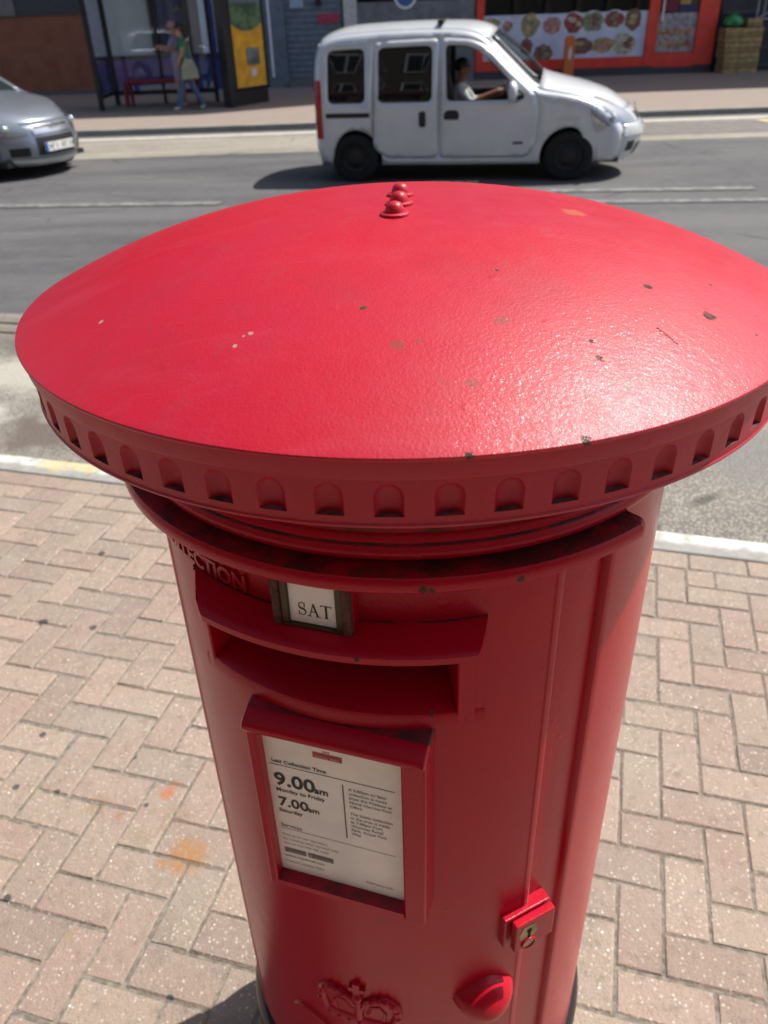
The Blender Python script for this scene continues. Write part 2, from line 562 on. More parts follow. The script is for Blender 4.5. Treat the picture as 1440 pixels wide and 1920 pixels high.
# ------------------------------------------------------------------ near pavement of herringbone blocks
def paver_mat():
    mt, nt, b = newmat('concrete_block_paver')
    N = NT(nt)
    v = N.pos()
    oi = N.n('ObjectInfo').outputs['Random']
    ri = N.n('NewGeometry').outputs['Random Per Island']
    rnd = N.math('FRACT', N.math('ADD', N.math('MULTIPLY', oi, 7.31), ri))
    tone = N.n('ValToRGB')
    e = tone.color_ramp.elements
    e[0].position, e[0].color = 0.0, (0.247, 0.188, 0.150, 1)
    e[1].position, e[1].color = 1.0, (0.333, 0.242, 0.193, 1)
    for p, c in ((0.25, (0.305, 0.219, 0.175, 1)), (0.5, (0.267, 0.211, 0.167, 1)), (0.72, (0.322, 0.249, 0.193, 1))):
        x = e.new(p)
        x.color = c
    N.link(rnd, tone.inputs[0])
    col = tone.outputs[0]
    big = N.noise(v, 2.2, 4, 0.6)
    col = N.mix(N.math('MULTIPLY', N.ramp(big, 0.45, 0.72), 0.6), col, (0.315, 0.268, 0.215))
    med = N.noise(v, 28, 4, 0.7)
    col = N.mix(N.math('MULTIPLY', N.ramp(med, 0.48, 0.78), 0.6), col, (0.14, 0.115, 0.094))
    dull = N.ramp(N.noise(v, 3.3, 6, 0.72, 0.6), 0.55, 0.70)
    col = N.mix(N.math('MULTIPLY', dull, 0.42), col, (0.155, 0.125, 0.096))
    # exposed aggregate: dark grains, pale grains, a few glassy white ones
    g1 = N.vor(v, 210)
    col = N.mix(N.math('MULTIPLY', N.ramp(g1.outputs['Distance'], 0.5, 0.1), 0.35), col, (0.11, 0.09, 0.075))
    g2 = N.vor(v, 120)
    sel = N.n('SeparateColor')
    N.link(g2.outputs['Color'], sel.inputs[0])
    pale = N.math('MULTIPLY', N.ramp(g2.outputs['Distance'], 0.45, 0.2), N.ramp(sel.outputs[0], 0.55, 0.95))
    col = N.mix(N.math('MULTIPLY', pale, 0.62), col, (0.58, 0.50, 0.41))
    g3 = N.vor(v, 52)
    s3 = N.n('SeparateColor')
    N.link(g3.outputs['Color'], s3.inputs[0])
    wht = N.math('MULTIPLY', N.ramp(N.math('ADD', g3.outputs['Distance'], N.math('MULTIPLY', s3.outputs[1], 0.10)), 0.17, 0.10), N.ramp(s3.outputs[0], 0.66, 0.69))
    col = N.mix(wht, col, (0.88, 0.85, 0.78))
    chipn = N.math('MULTIPLY', N.ramp(N.noise(v, 36, 6, 0.8), 0.66, 0.72), 0.5)
    col = N.mix(chipn, col, (0.13, 0.108, 0.09))
    # spilled orange stains and trodden gum
    wob = N.noise(v, 9, 5, 0.7)
    for p, r, c, f in ((( -0.50 , 1.18, 0), .052, (0.30, 0.155, 0.065), .8), ((-0.585, 1.365, 0), .022, (0.36, 0.135, 0.06), .8), ((-0.575, 1.39, 0), .016, (0.36, 0.135, 0.06), .7),
                       ((-0.751, 1.341, 0), .042, (0.25, 0.165, 0.10), .6), ((-0.56, 1.165, 0), .026, (0.28, 0.16, 0.075), .7), ((-0.55, 1.29, 0), .05, (0.23, 0.16, 0.105), .55),
                       ((-0.62, 1.23, 0), .04, (0.24, 0.20, 0.125), .5), ((-0.69, 1.30, 0), .014, (0.27, 0.13, 0.065), .7), ((-0.72, 1.0, 0), .03, (0.26, 0.185, 0.11), .4)):
        col = N.mix(N.math('MULTIPLY', N.math('MULTIPLY', N.spot(v, p, r * 1.15, 0.7, wob), N.ramp(N.noise(v, 55, 4, 0.75), 0.22, 0.52)), f * 1.15), col, c)
    for p, r in (((-0.875, 1.383, 0), .011), ((-0.893, 1.09, 0), .012), ((-0.474, 0.858, 0), .0105), ((-0.988, 1.404, 0), .010), ((-0.981, 1.583, 0), .012), ((-1.144, 2.072, 0), .016),
                 ((-0.968, 2.036, 0), .016), ((-1.062, 2.466, 0), .014), ((-0.699, 1.488, 0), .008), ((-0.63, 1.331, 0), .009), ((0.93, 1.1, 0), .01), ((1.2, 1.6, 0), .012)):
        col = N.mix(N.math('MULTIPLY', N.spot(v, p, r, 0.35, wob), 0.85), col, (0.035, 0.036, 0.038))
    N.link(col, b.inputs['Base Color'])
    ro = N.math('SUBTRACT', 0.82, N.math('MULTIPLY', N.math('MAXIMUM', wht, N.math('MULTIPLY', pale, 0.5)), 0.55))
    N.link(ro, b.inputs['Roughness'])
    h = N.math('ADD', N.math('MULTIPLY', g1.outputs['Distance'], -0.5), N.noise(v, 90, 3, 0.7))
    h = N.math('ADD', h, N.math('MULTIPLY', wht, 0.8))
    N.link(N.bump(h, 0.55, 0.004), b.inputs['Normal'])
    return mt
M['paver'] = paver_mat()
M['joint'] = simple('jointing_sand', (0.185, 0.160, 0.130), 0.95, var=0.35, scale=70, bump=0.5, bscale=300)

PV = 0.0978
def block_mesh(seed, long=1.0):
    """one chamfered paving block, 2:1, origin at the middle of its top"""
    rg = random.Random(seed)
    hx, hy, c = PV - 0.0024, PV / 2 - 0.0024, 0.0046
    hx *= long
    j = lambda s: rg.uniform(-s, s)
    b = MB()
    lo = [b.vert((sx * hx + j(.0008), sy * hy + j(.0008), -0.03)) for sx, sy in ((-1, -1), (1, -1), (1, 1), (-1, 1))]
    md = [b.vert((sx * hx + j(.0012), sy * hy + j(.0012), -c)) for sx, sy in ((-1, -1), (1, -1), (1, 1), (-1, 1))]
    tp = [b.vert((sx * (hx - c) + j(.0016), sy * (hy - c) + j(.0016), j(.0006))) for sx, sy in ((-1, -1), (1, -1), (1, 1), (-1, 1))]
    for k in range(4):
        n = (k + 1) % 4
        b.face((lo[k], lo[n], md[n], md[k]))
        b.face((md[k], md[n], tp[n], tp[k]))
    b.face(tp)
    return b.mesh('paving_block', M['paver'], smooth=0, recalc=False)
BLK = [block_mesh(k) for k in range(6)]
HALF = [block_mesh(20 + k, 0.484) for k in range(2)]

AX, AY = 0.0272, 0.7488                       # axis of the pillar box
def project(p):
    q = Vector(p) - Vector((0, 0, CAM_H))
    z = q.dot(fw)
    if z < 0.1:
        return None
    return 720 + 1500 * q.dot(rt) / z, 960 - 1500 * q.dot(up) / z
def behind_box(p):
    """does the pillar box hide this ground point from the camera?"""
    d = Vector((p[0], p[1]))
    t = (d.x * AX + d.y * AY) / d.length_squared
    t = min(max(t, 0), 1)
    for r, z0, z1 in ((0.262, 0.0, 1.36), (0.343, 1.425, 1.48)):
        for k in range(41):
            s = k / 40
            z = CAM_H * (1 - s)
            if z0 <= z <= z1 and math.hypot(d.x * s - AX, d.y * s - AY) < r:
                return True
    return False

pave = MB()
pts = [(-9, 2.545), (9, 2.545), (9, -3.9), (-9, -3.9)]
pave.poly([uv(u, v, -0.0042) for u, v in pts])
pave.poly([uv(u, v, -0.30) for u, v in pts][::-1])
for k in range(4):
    a, c = pts[k], pts[(k + 1) % 4]
    pave.poly([uv(*a, -0.0075), uv(*a, -0.30), uv(*c, -0.30), uv(*c, -0.0075)])
pavement = struct(pave.build('pavement', M['joint'], recalc=False, smooth=0))

U0, V0 = 0.375, 1.9580
VTOP = 2.545 - PV
blocks = []                                    # (u, v, rotated, half)
for i in range(-60, 48):
    for j in range(-48, 8):
        mmod = (j - i) % 4
        u, v = U0 + i * PV, V0 + j * PV
        if mmod == 0:
            if v + 2 * PV <= VTOP + 0.012:
                blocks.append((u + PV / 2, v + PV, True, False))
            elif v + PV <= VTOP + 0.012:
                blocks.append((u + PV / 2, v + PV / 2, False, True))
        elif mmod == 3 and v + PV <= VTOP + 0.012:
            blocks.append((u + PV, v + PV / 2, False, False))
# half blocks close the gaps left under the border course
for k in range(-24, 24):
    blocks.append((U0 + 0.015 + PV + k * 2 * PV, 2.545 - PV / 2 + 0.001, False, False))
def foot(u, v):
    return math.hypot(uv(u, v).x - AX, uv(u, v).y - AY)
blocks = [b for b in blocks if foot(b[0], b[1]) > 0.16 and -6.5 < b[0] < 6.5 and b[1] > -3.5]
score = []
for b in blocks:
    hx, hy = (PV / 2, PV) if b[2] else (PV * (0.5 if b[3] else 1), PV / 2)
    cs = [uv(b[0] + sx * hx, b[1] + sy * hy) for sx, sy in ((-1, -1), (1, -1), (1, 1), (-1, 1))] + [uv(b[0], b[1])]
    pr = [project(c) for c in cs]
    a = 0.0
    if all(pr):
        ins = [(-10 < p[0] < 1450 and -10 < p[1] < 1930) and not behind_box(c) for p, c in zip(pr, cs)]
        if any(ins):
            for k in range(4):
                a += pr[k][0] * pr[(k + 1) % 4][1] - pr[(k + 1) % 4][0] * pr[k][1]
            a = abs(a) / 2 * sum(ins) / 5
    score.append(a)
order = sorted(range(len(blocks)), key=lambda k: -score[k])
single = set(k for k in order[:300] if score[k] > 0)
rest = MB()
rg = random.Random(3)
KANG = math.atan2(KD.y, KD.x)
for k, (u, v, rotd, half) in enumerate(blocks):
    me = (HALF if half else BLK)[rg.randrange(2 if half else 6)]
    p = uv(u + rg.uniform(-.0012, .0012), v + rg.uniform(-.0012, .0012), rg.uniform(-0.0020, 0.0014))
    ang = KANG + (pi / 2 if rotd else 0) + rg.choice((0, pi)) + rg.uniform(-0.010, 0.010)
    tilt = (rg.uniform(-.008, .008), rg.uniform(-.008, .008), ang)
    if k in single:
        link('paving_block', me, pavement, p, tilt)
    else:
        mt = Matrix.Translation(p) @ Matrix.Rotation(ang, 4, 'Z')
        b0 = len(rest.v)
        rest.v += [tuple(mt @ vv.co) for vv in me.vertices]
        for f in me.polygons:
            rest.face([b0 + q for q in f.vertices])
o = rest.build('distant_paving_blocks', M['paver'], pavement, smooth=0, recalc=False)
o['kind'] = 'stuff'

# near kerb: a row of concrete kerb stones with worn paint on the road edge
def kerb_mat():
    mt, nt, b = newmat('concrete_kerb')
    N = NT(nt)
    v = N.pos()
    n1 = N.noise(v, 18, 5, 0.7)
    col = N.mix(N.ramp(n1, 0.3, 0.7), (0.25, 0.245, 0.225), (0.33, 0.32, 0.295))
    ob = N.n('SeparateXYZ')
    N.link(N.objco(), ob.inputs[0])
    edge = N.math('ADD', ob.outputs[1], N.math('MULTIPLY', N.math('SUBTRACT', N.noise(v, 22, 5, 0.75), 0.5), 0.055))
    worn = N.math('MULTIPLY', N.ramp(edge, 0.045, 0.075), N.ramp(N.noise(v, 11, 5, 0.7), 0.33, 0.5))
    col = N.mix(N.math('MULTIPLY', worn, 0.85), col, (0.60, 0.59, 0.55))
    dirt = N.ramp(N.noise(v, 6, 6, 0.75), 0.50, 0.66)
    col = N.mix(N.math('MULTIPLY', dirt, 0.62), col, (0.20, 0.185, 0.155))
    wob = N.noise(v, 14, 5, 0.7)
    for p, r in (((-1.43, 3.18, 0), .085), ((-1.35, 3.16, 0), .07), ((-1.52, 3.19, 0), .05), ((-1.28, 3.13, 0), .05)):
        col = N.mix(N.math('MULTIPLY', N.spot(v, p, r, 0.5, wob), 0.6), col, (0.50, 0.38, 0.15))
    N.link(col, b.inputs['Base Color'])
    b.inputs['Roughness'].default_value = 0.8
    N.link(N.bump(N.noise(v, 140, 4, 0.7), 0.5, 0.004), b.inputs['Normal'])
    return mt
M['kerb'] = kerb_mat()
kb = MB()
kb.box(-30, 30, 0.0, 0.135, -0.3, -0.02)
kerb = struct(kb.build('kerb', M['kerb'], None, uv(0, 2.550), KANG))
ks = MB()
prof = [(0.0, -0.2), (0.0, -0.006), (0.004, -0.001), (0.010, 0.0), (0.118, -0.001), (0.131, -0.006), (0.140, -0.018), (0.146, -0.2)]
for a in (-0.4500, 0.4500):
    for y, z in prof:
        ks.vert((a, y, z))
for k in range(7):
    ks.face((k, k + 1, 8 + k + 1, 8 + k))
ks.face(range(8))
ks.face(range(15, 7, -1))
kme = ks.mesh('kerb_stone', M['kerb'], smooth=30)
for k in range(-10, 11):
    link('kerb_stone', kme, kerb, (0.13 + 0.4575 + k * 0.915 - 0.0, 0.001 + rg.uniform(-.002, .002), rg.uniform(-.002, .002)))

# far pavement with its kerb
def brick_pave():
    mt, nt, b = newmat('far_block_paving')
    N = NT(nt)
    v = N.pos()
    br = N.n('TexBrick')
    N.link(v, br.inputs['Vector'])
    br.inputs['Scale'].default_value = 1
    br.inputs['Brick Width'].default_value = 0.2
    br.inputs['Row Height'].default_value = 0.1
    br.inputs['Mortar Size'].default_value = 0.006
    br.inputs['Color1'].default_value = (0.285, 0.225, 0.185, 1)
    br.inputs['Color2'].default_value = (0.25, 0.20, 0.165, 1)
    br.inputs['Mortar'].default_value = (0.18, 0.155, 0.13, 1)
    col = N.mix(N.math('MULTIPLY', N.ramp(N.noise(v, 1.2, 4), 0.45, 0.75), 0.4), br.outputs[0], (0.22, 0.185, 0.155))
    N.link(col, b.inputs['Base Color'])
    b.inputs['Roughness'].default_value = 0.85
    return mt
FZ = -0.13
fp = MB()
fp.box(-60, 60, 16.75, 25.2, -0.45, FZ)
struct(fp.build('far_pavement', brick_pave(), smooth=0))
fk = MB()
fk.box(-60, 60, 16.61, 16.742, -0.45, -0.14)
fkerb = struct(fk.build('far_kerb', simple('dark_kerb_concrete', (0.17, 0.165, 0.15), 0.85, var=0.2, scale=4)))
ksf = MB()
ksf.box(-0.4545, 0.4545, -0.006, 0.134, -0.15, 0.0)
kf = ksf.mesh('far_kerb_stone', simple('grey_kerb_stone', (0.26, 0.25, 0.225), 0.85, var=0.2, scale=3), smooth=0)
for k in range(-15, 16):
    link('kerb_stone', kf, fkerb, (k * 0.915, 16.612, FZ + rg.uniform(-.003, .003)))

# ------------------------------------------------------------------ the pillar box
box = thing('pillar_box', 'red cast iron pillar post box with a domed cap standing on block paving', 'post box', (AX, AY, 0))
RB, RI, RC = 0.2595, 0.2525, 0.3437
def cyl(deg, r, z):
    a = R(deg)
    return (r * sin(a), -r * cos(a), z)
def frange(a, b2, n):
    return [a + (b2 - a) * i / n for i in range(n + 1)]

pb = MB()
pb.lathe([(0.0, 0.0), (0.285, 0.0), (0.285, 0.05), (0.279, 0.065), (0.272, 0.075), (0.270, 0.34), (0.266, 0.352), (0.26, 0.358), (0.0, 0.358)], 96, close=False)
pb.build('plinth', M['black'], box)

# barrel, thinner behind the door, with the hole for the letter slot
cols = [(-77.0, RI), (-60, RI)] + [(a, RI) for a in frange(-55, 35, 45)] + [(38.2, RI), (38.75, RI), (38.9, .2548), (39.05, .2572), (39.35, .2588), (39.9, .25945)]
cols += [(a, RB) for a in frange(41, 281, 80)] + [(282.1, .25945), (282.6, .2588), (282.9, .2565), (283.0, RI)]
zs = [0.358, 0.5, 0.65, 0.8, 0.95, 1.1, 1.170, 1.265, 1.30, 1.345]
bb = MB()
ids = []
for a, r in cols:
    ids.append([bb.vert(cyl(a, r, z)) for z in zs])
for i in range(len(cols) - 1):
    am = (cols[i][0] + cols[i + 1][0]) / 2
    for j in range(len(zs) - 1):
        if -47.5 < am < 7.5 and zs[j] == 1.170:
            continue
        bb.face((ids[i][j], ids[i + 1][j], ids[i + 1][j + 1], ids[i][j + 1]))
bb.build('barrel', M['red'], box, recalc=False, smooth=30)

# the door panel inside the recess
dc = [(-66, RI), (-65.7, .2572), (-65.3, .2594), (-64.8, .2606), (-63.6, .2606), (-63.1, RB)] + [(a, RB) for a in frange(-62, -50, 6)]
dc += [(a, RB) for a in frange(-48, 8, 28)] + [(a, RB) for a in frange(10, 24, 7)] + [(25.0, RB), (25.4, .2606), (26.5, .2606), (26.9, .2597), (27.2, .2575), (27.4, RI)]
dz = [0.42, 0.6, 0.75, 0.9, 1.05, 1.172, 1.262, 1.30, 1.345]
db = MB()
ids = [[db.vert(cyl(a, r, z)) for z in dz] for a, r in dc]
for i in range(len(dc) - 1):
    am = (dc[i][0] + dc[i + 1][0]) / 2
    for j in range(len(dz) - 1):
        if -48 < am < 8 and dz[j] == 1.172:
            continue
        db.face((ids[i][j], ids[i + 1][j], ids[i + 1][j + 1], ids[i][j + 1]))
door = db.build('door', M['red'], box, recalc=False, smooth=30)

# letter slot: raised surround, sloping floor and dark back
sl = MB()
A0, A1, Z0, Z1 = -46.6, 6.4, 1.183, 1.262
def ring(r_out, a0, a1, z0, z1, r):
    return None
aa = frange(A0, A1, 30)
RS = 0.2645
# lip below, jambs at the ends
sl.grid(lambda a, k: cyl(a, (RB, RS, RS, RS - .0015)[k], (1.1655, 1.169, 1.181, 1.185)[k]), frange(-49.5, 11.8, 34), [0, 1, 2, 3])
for a_in, a_out in ((A1, 11.8), (A0, -49.5)):
    sg = 1 if a_out > a_in else -1
    ang = [a_in, a_in + sg * 0.25, a_in + (a_out - a_in) * .35, a_in + (a_out - a_in) * .62, a_in + (a_out - a_in) * .66, a_out - sg * 0.3, a_out]
    rr = [RS - .0015, RS, RS, RS, RS - .002, RS - .002, RB]
    idj = [[sl.vert(cyl(a, r, z)) for z in (1.169, 1.285)] for a, r in zip(ang, rr)]
    for i in range(len(ang) - 1):
        sl.face((idj[i][0], idj[i + 1][0], idj[i + 1][1], idj[i][1]))
slot = sl.build('slot_surround', M['red'], door, smooth=30)
sf = MB()
fl = [(RS - .0015, 1.185), (.2600, 1.1866), (.2500, 1.1895), (.2350, 1.1925), (.2150, 1.1950), (.195, 1.196)]
sf.grid(lambda a, k: cyl(a, *fl[k]), aa, range(6))
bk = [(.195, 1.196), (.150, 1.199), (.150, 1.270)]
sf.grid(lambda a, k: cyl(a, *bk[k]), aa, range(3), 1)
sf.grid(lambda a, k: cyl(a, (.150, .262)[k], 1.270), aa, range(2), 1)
for a in (A0, A1):
    sf.poly([cyl(a, r, z) for r, z in fl] + [cyl(a, .150, 1.199), cyl(a, .150, 1.270), cyl(a, RS - .0015, 1.270)])
sf.build('letter_slot', [M['red'], simple('slot_shade_iron', (0.03, 0.012, 0.011), .7, var=.4)], door, smooth=30)  # iron of back and ceiling coloured dark to stand in for shade inside the slot

# hood over the slot, chamfered at both ends
hd = MB()
HP = [(.2555, 1.2875), (.262, 1.2862), (.285, 1.2805), (.2915, 1.2785), (.2935, 1.2765), (.2935, 1.2705), (.2915, 1.2685), (.262, 1.2645), (.2555, 1.262)]
def hood_pt(t, k):
    r, z = HP[k]
    f = max(0, (r - .2555) / .038)
    return cyl((-49.5 + 11.0 * f ** 1.3) * (1 - t) + (12.0 - 3.8 * f ** 1.3) * t, r, z)
hid = hd.grid(hood_pt, frange(0, 1, 36), range(9))
hd.face([hid[0][k] for k in range(9)])
hd.face([hid[-1][k] for k in range(9)][::-1])
for q, f in enumerate(hd.f):
    if len(f) == 4 and q % 8 in (0,):
        hd.mi[q] = 1
hd.build('slot_hood', [M['red'], M['red_dirty']], door, smooth=32)

# drip moulding above the door, ends cut square
dm = MB()
DP = [(.2570, 1.3308), (.2750, 1.3316), (.2835, 1.3328), (.2857, 1.3352), (.2862, 1.3395), (.2857, 1.3440), (.2835, 1.3470), (.2800, 1.3482), (.2730, 1.3480), (.2660, 1.3484), (.2560, 1.3486)]
did = dm.grid(lambda a, k: cyl(a, *DP[k]), frange(-77.5, 38.6, 72), range(11))
last = dm.grid(lambda a, k: cyl(a, DP[k][0] - (0 if a < 39 else .003), DP[k][1]), [38.6, 39.4, 39.8], range(11))
dm.face([last[-1][k] for k in range(11)])
dm.face([did[0][k] for k in range(11)][::-1])
for q, f in enumerate(dm.f):
    zc = sum(dm.v[i][2] for i in f) / len(f)
    if len(f) == 4 and zc > 1.3472:
        dm.mi[q] = 1
dm.build('drip_moulding', [M['red'], M['red_dirty']], box, smooth=34)

# neck mouldings under the cap
nk = MB()
NP = [(.2570, 1.340), (RB, 1.345), (RB, 1.3498), (.2635, 1.3506), (.2688, 1.3530), (.2708, 1.3568), (.2706, 1.3610), (.2682, 1.3645), (.2664, 1.3660),
      (.2666, 1.3674), (.2696, 1.3692), (.2706, 1.3720), (.2694, 1.3748), (.2676, 1.3762), (.2684, 1.3782), (.2716, 1.3850), (.2780, 1.3970), (.2860, 1.4095), (.2950, 1.4175), (.2980, 1.4230), (.20, 1.430)]
nk.lathe(NP, 144, close=False)
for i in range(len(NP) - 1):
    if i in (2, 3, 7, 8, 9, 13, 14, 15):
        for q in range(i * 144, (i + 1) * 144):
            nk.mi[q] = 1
nk.build('neck_moulding', [M['red'], M['red_dirty']], box, smooth=34)

# the cap: dome, lip, and the band of arched flutes
H, PW = 0.074, 2.3
cp = MB()
dome = [(RC * t, 1.479 + H * (1 - t ** PW)) for t in [0.0001] + frange(0.04, 0.96, 23) + [0.975, 0.988]]
dome += [(.3422, 1.4797), (.3434, 1.4790), (.3438, 1.4780), (.3434, 1.4765), (.3420, 1.4752), (.3405, 1.4745), (.3402, 1.4640), (.3396, 1.4622), (.3378, 1.4612), (.3372, 1.4606)]
cp.lathe(dome, 228, close=False)
cp.lathe([(.3362, 1.4292), (.3372, 1.4280), (.3366, 1.4262), (.3340, 1.4250), (.3320, 1.4246), (.3080, 1.4246), (.2950, 1.4220)], 228, close=False)
NF = 57
per = 2 * pi / NF
ph0 = R(-4.1)
zb, zt = 1.4292, 1.4606
rband = lambda z: .3362 + (.3372 - .3362) * (z - zb) / (zt - zb)
wf = 0.0094 / .337                             # half width of a flute in radians
za, zsp = 1.4342, 1.4342 + 0.0150
arch = [(-wf, za), (-wf, zsp)] + [(-wf * cos(pi * k / 10), zsp + 0.0092 * sin(pi * k / 10)) for k in range(1, 10)] + [(wf, zsp), (wf, za)]
def bpt(ph, u, z, dr=0.0):
    r = rband(z) - dr
    return (r * sin(ph + u), -r * cos(ph + u), z)
for k in range(NF):
    ph = ph0 + k * per
    h2 = per / 2
    nA = len(arch)
    mid = nA // 2
    top = (0.0, zsp + 0.0092)
    left = [(-h2, zb), (0, zb), (0, za)] + arch[:mid + 1] + [(0, zt), (-h2, zt)]
    right = [(h2, zb), (h2, zt), (0, zt)] + arch[mid:] + [(0, za), (0, zb)]
    cp.face([cp.vert(bpt(ph, u, z)) for u, z in left])
    cp.face([cp.vert(bpt(ph, u, z)) for u, z in right])
    loops = []
    for q, (su, szz, dr) in enumerate(((1, 1, 0), (.94, .97, .0009), (.80, .91, .0030), (.55, .80, .0047), (.25, .62, .0055))):
        loops.append([cp.vert(bpt(ph, u * su, za + .00012 * q + (z - za) * szz, dr)) for u, z in arch])
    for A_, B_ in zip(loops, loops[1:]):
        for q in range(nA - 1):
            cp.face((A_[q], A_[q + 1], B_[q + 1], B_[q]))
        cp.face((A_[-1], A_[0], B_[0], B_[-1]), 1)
    cp.face(loops[-1])
cap = cp.build('cap', [M['red_cap'], M['grime']], box, smooth=34, weld=0.00002)
rv = MB()
rv.lathe([(0.0, 0.0), (.0120, 0.0), (.0124, .0006), (.0122, .0022), (.0110, .0030), (.0083, .0031), (.0080, .0050), (.0070, .0078), (.0054, .0099), (.0028, .0110), (0.00005, .0113)], 28, close=False)
rme = rv.mesh('cap_rivet', M['red_cap'], smooth=40)
for dx, dy in ((-.0095, -.052), (-.0045, -.016), (-.0020, .022)):
    z = 1.479 + H * (1 - (math.hypot(dx, dy) / RC) ** PW)
    link('rivet', rme, cap, (dx, dy, z - 0.0004), (R(-1.5 - 100 * dy * .5), R(4 * random.uniform(-1, 1)), 0.3))

# plates that sit on the curved body: a local frame (a across, z up, p out)
def fr(phi):
    n, u = Vector((sin(R(phi)), -cos(R(phi)), 0)), Vector((cos(R(phi)), sin(R(phi)), 0))
    return lambda a, p, z: tuple(n * p + u * a + Vector((0, 0, z)))
# collection day tablet: rusty holder, bronze guides, printed card
F = fr(-18.4)
tb = MB()
tb.box(-.0320, .0330, .235, .2700, 1.2815, 1.333, 1, fn=F)
for s in (-1, 1):
    tb.box(*sorted((s * .0260, s * .0330)), .2701, .2770, 1.2840, 1.331, 0, fn=F)
holder = tb.build('tablet_holder', [M['rusty'], M['red']], box, smooth=0)
bevel(holder, .0012)
tg = MB()
for s in (-1, 1):
    tg.box(*sorted((s * .0200, s * .0259)), .2701, .2750, 1.2855, 1.330, 0, fn=F)
tg.box(-.0259, .0259, .2701, .2755, 1.2817, 1.2853, 0, fn=F)
bevel(tg.build('tablet_guide', M['bronze'], holder, smooth=0), .0008)
tc = MB()
tc.box(-.0199, .0199, .2702, .2716, 1.2857, 1.3300, fn=F)
tc.build('tablet_card', M['card'], holder, smooth=0)
st = MB()
def serif_T(x, h, wd, s, t):
    """cap letter T with bracketed serifs, as flat strokes"""
    q = []
    q.append([(x + wd / 2 - s / 2, 0), (x + wd / 2 + s / 2, 0), (x + wd / 2 + s / 2, h), (x + wd / 2 - s / 2, h)])
    q.append([(x, h - t), (x + wd, h - t), (x + wd, h), (x, h)])
    q.append([(x + wd / 2 - s * 1.3, 0), (x + wd / 2 + s * 1.3, 0), (x + wd / 2 + s * .5, t), (x + wd / 2 - s * .5, t)])
    for sx in (0, 1):
        e = x + sx * wd
        d = t * .8 * (1 - 2 * sx)
        q.append([(e, h), (e + d, h), (e + d * .4, h - t * 2.6), (e - d * .2, h - t * 2.6)])
    return q
def serif_A(x, h, wd, s, t):
    q = [[(x + wd * .12, 0), (x + wd * .12 + t, 0), (x + wd * .5 + t * .3, h), (x + wd * .5 - t * .7, h)],
         [(x + wd * .86 - s, 0), (x + wd * .86, 0), (x + wd * .5 + t * .3, h), (x + wd * .5 - s * .7, h)],
         [(x + wd * .27, h * .34), (x + wd * .7, h * .34), (x + wd * .7, h * .34 + t), (x + wd * .27, h * .34 + t)],
         [(x, 0), (x + wd * .3, 0), (x + wd * .3, t * .8), (x, t * .8)], [(x + wd * .62, 0), (x + wd, 0), (x + wd, t * .8), (x + wd * .62, t * .8)]]
    return q
lz, lh = 1.2935, .0128
for Q in (serif_A(-.0048, lh, .0112, .0018, .0008), serif_T(.0066, lh, .0092, .0018, .0008)):
    for i, q in enumerate(Q):
        st.poly([F(x, .2719 + i * .00002, lz + y) for x, y in q])
# letter S as a ribbon whose width swells along the spine
sp = []
for k in range(25):
    t = k / 24
    ang = R(40) + t * R(230) if t < 0.5 else None
    if t <= .5:
        a = R(35) + (t / .5) * R(235)
        sp.append((.0024 * cos(a) * 1.05, lh * .745 + lh * .235 * sin(a)))
    else:
        a = R(90) - ((t - .5) / .5) * R(235)
        sp.append((.0024 * cos(a) * 1.2, lh * .262 + lh * .248 * sin(a)))
def ribbon(mb, pts, wid, fn):
    n = len(pts)
    L, Rr = [], []
    for i in range(n):
        d = Vector(pts[min(i + 1, n - 1)]) - Vector(pts[max(i - 1, 0)])
        d = d.normalized() if d.length else Vector((1, 0))
        q = Vector((-d.y, d.x)) * wid(i / (n - 1)) / 2
        L.append(mb.vert(fn(pts[i][0] + q.x, pts[i][1] + q.y)))
        Rr.append(mb.vert(fn(pts[i][0] - q.x, pts[i][1] - q.y)))
    for i in range(n - 1):
        mb.face((L[i], L[i + 1], Rr[i + 1], Rr[i]))
ribbon(st, sp, lambda t: .0007 + .0014 * math.exp(-((t - .5) / .16) ** 2), lambda x, y: F(x - .0092, .2719, lz + y))
for x, y0, y1 in ((-.0070, .0083, .0124), (-.0118, .0002, .0042)):
    st.poly([F(x - .0004, .2720, lz + y0), F(x + .0004, .2720, lz + y0), F(x + .0004, .2720, lz + y1), F(x - .0004, .2720, lz + y1)])
st.build('printed_lettering', M['ink'], holder, recalc=False, smooth=0)

# raised cast letters
lt = MB()
word = 'COLLECTION'
V, Fc = text_polys(word, 1.0)
wid = max(x for x, y in V)
def on_cyl(x, y, d):
    a = -62.0 + (x / wid) * 28.6
    return cyl(a, RB + .0032 + d, 1.2905 + y * .0225)
add_text(lt, word, 1.0, on_cyl, 0.03, depth=.0034)
lt.build('raised_lettering', M['red'], door, smooth=0, recalc=False)

# framed collection notice
NA = -18.5
F = fr(NA)
a0, a1, z0, z1 = -.069, .0695, .9235, 1.142          # card opening
nf = MB()
def bar(mb, A, B, prof):
    pass
FP = .2745
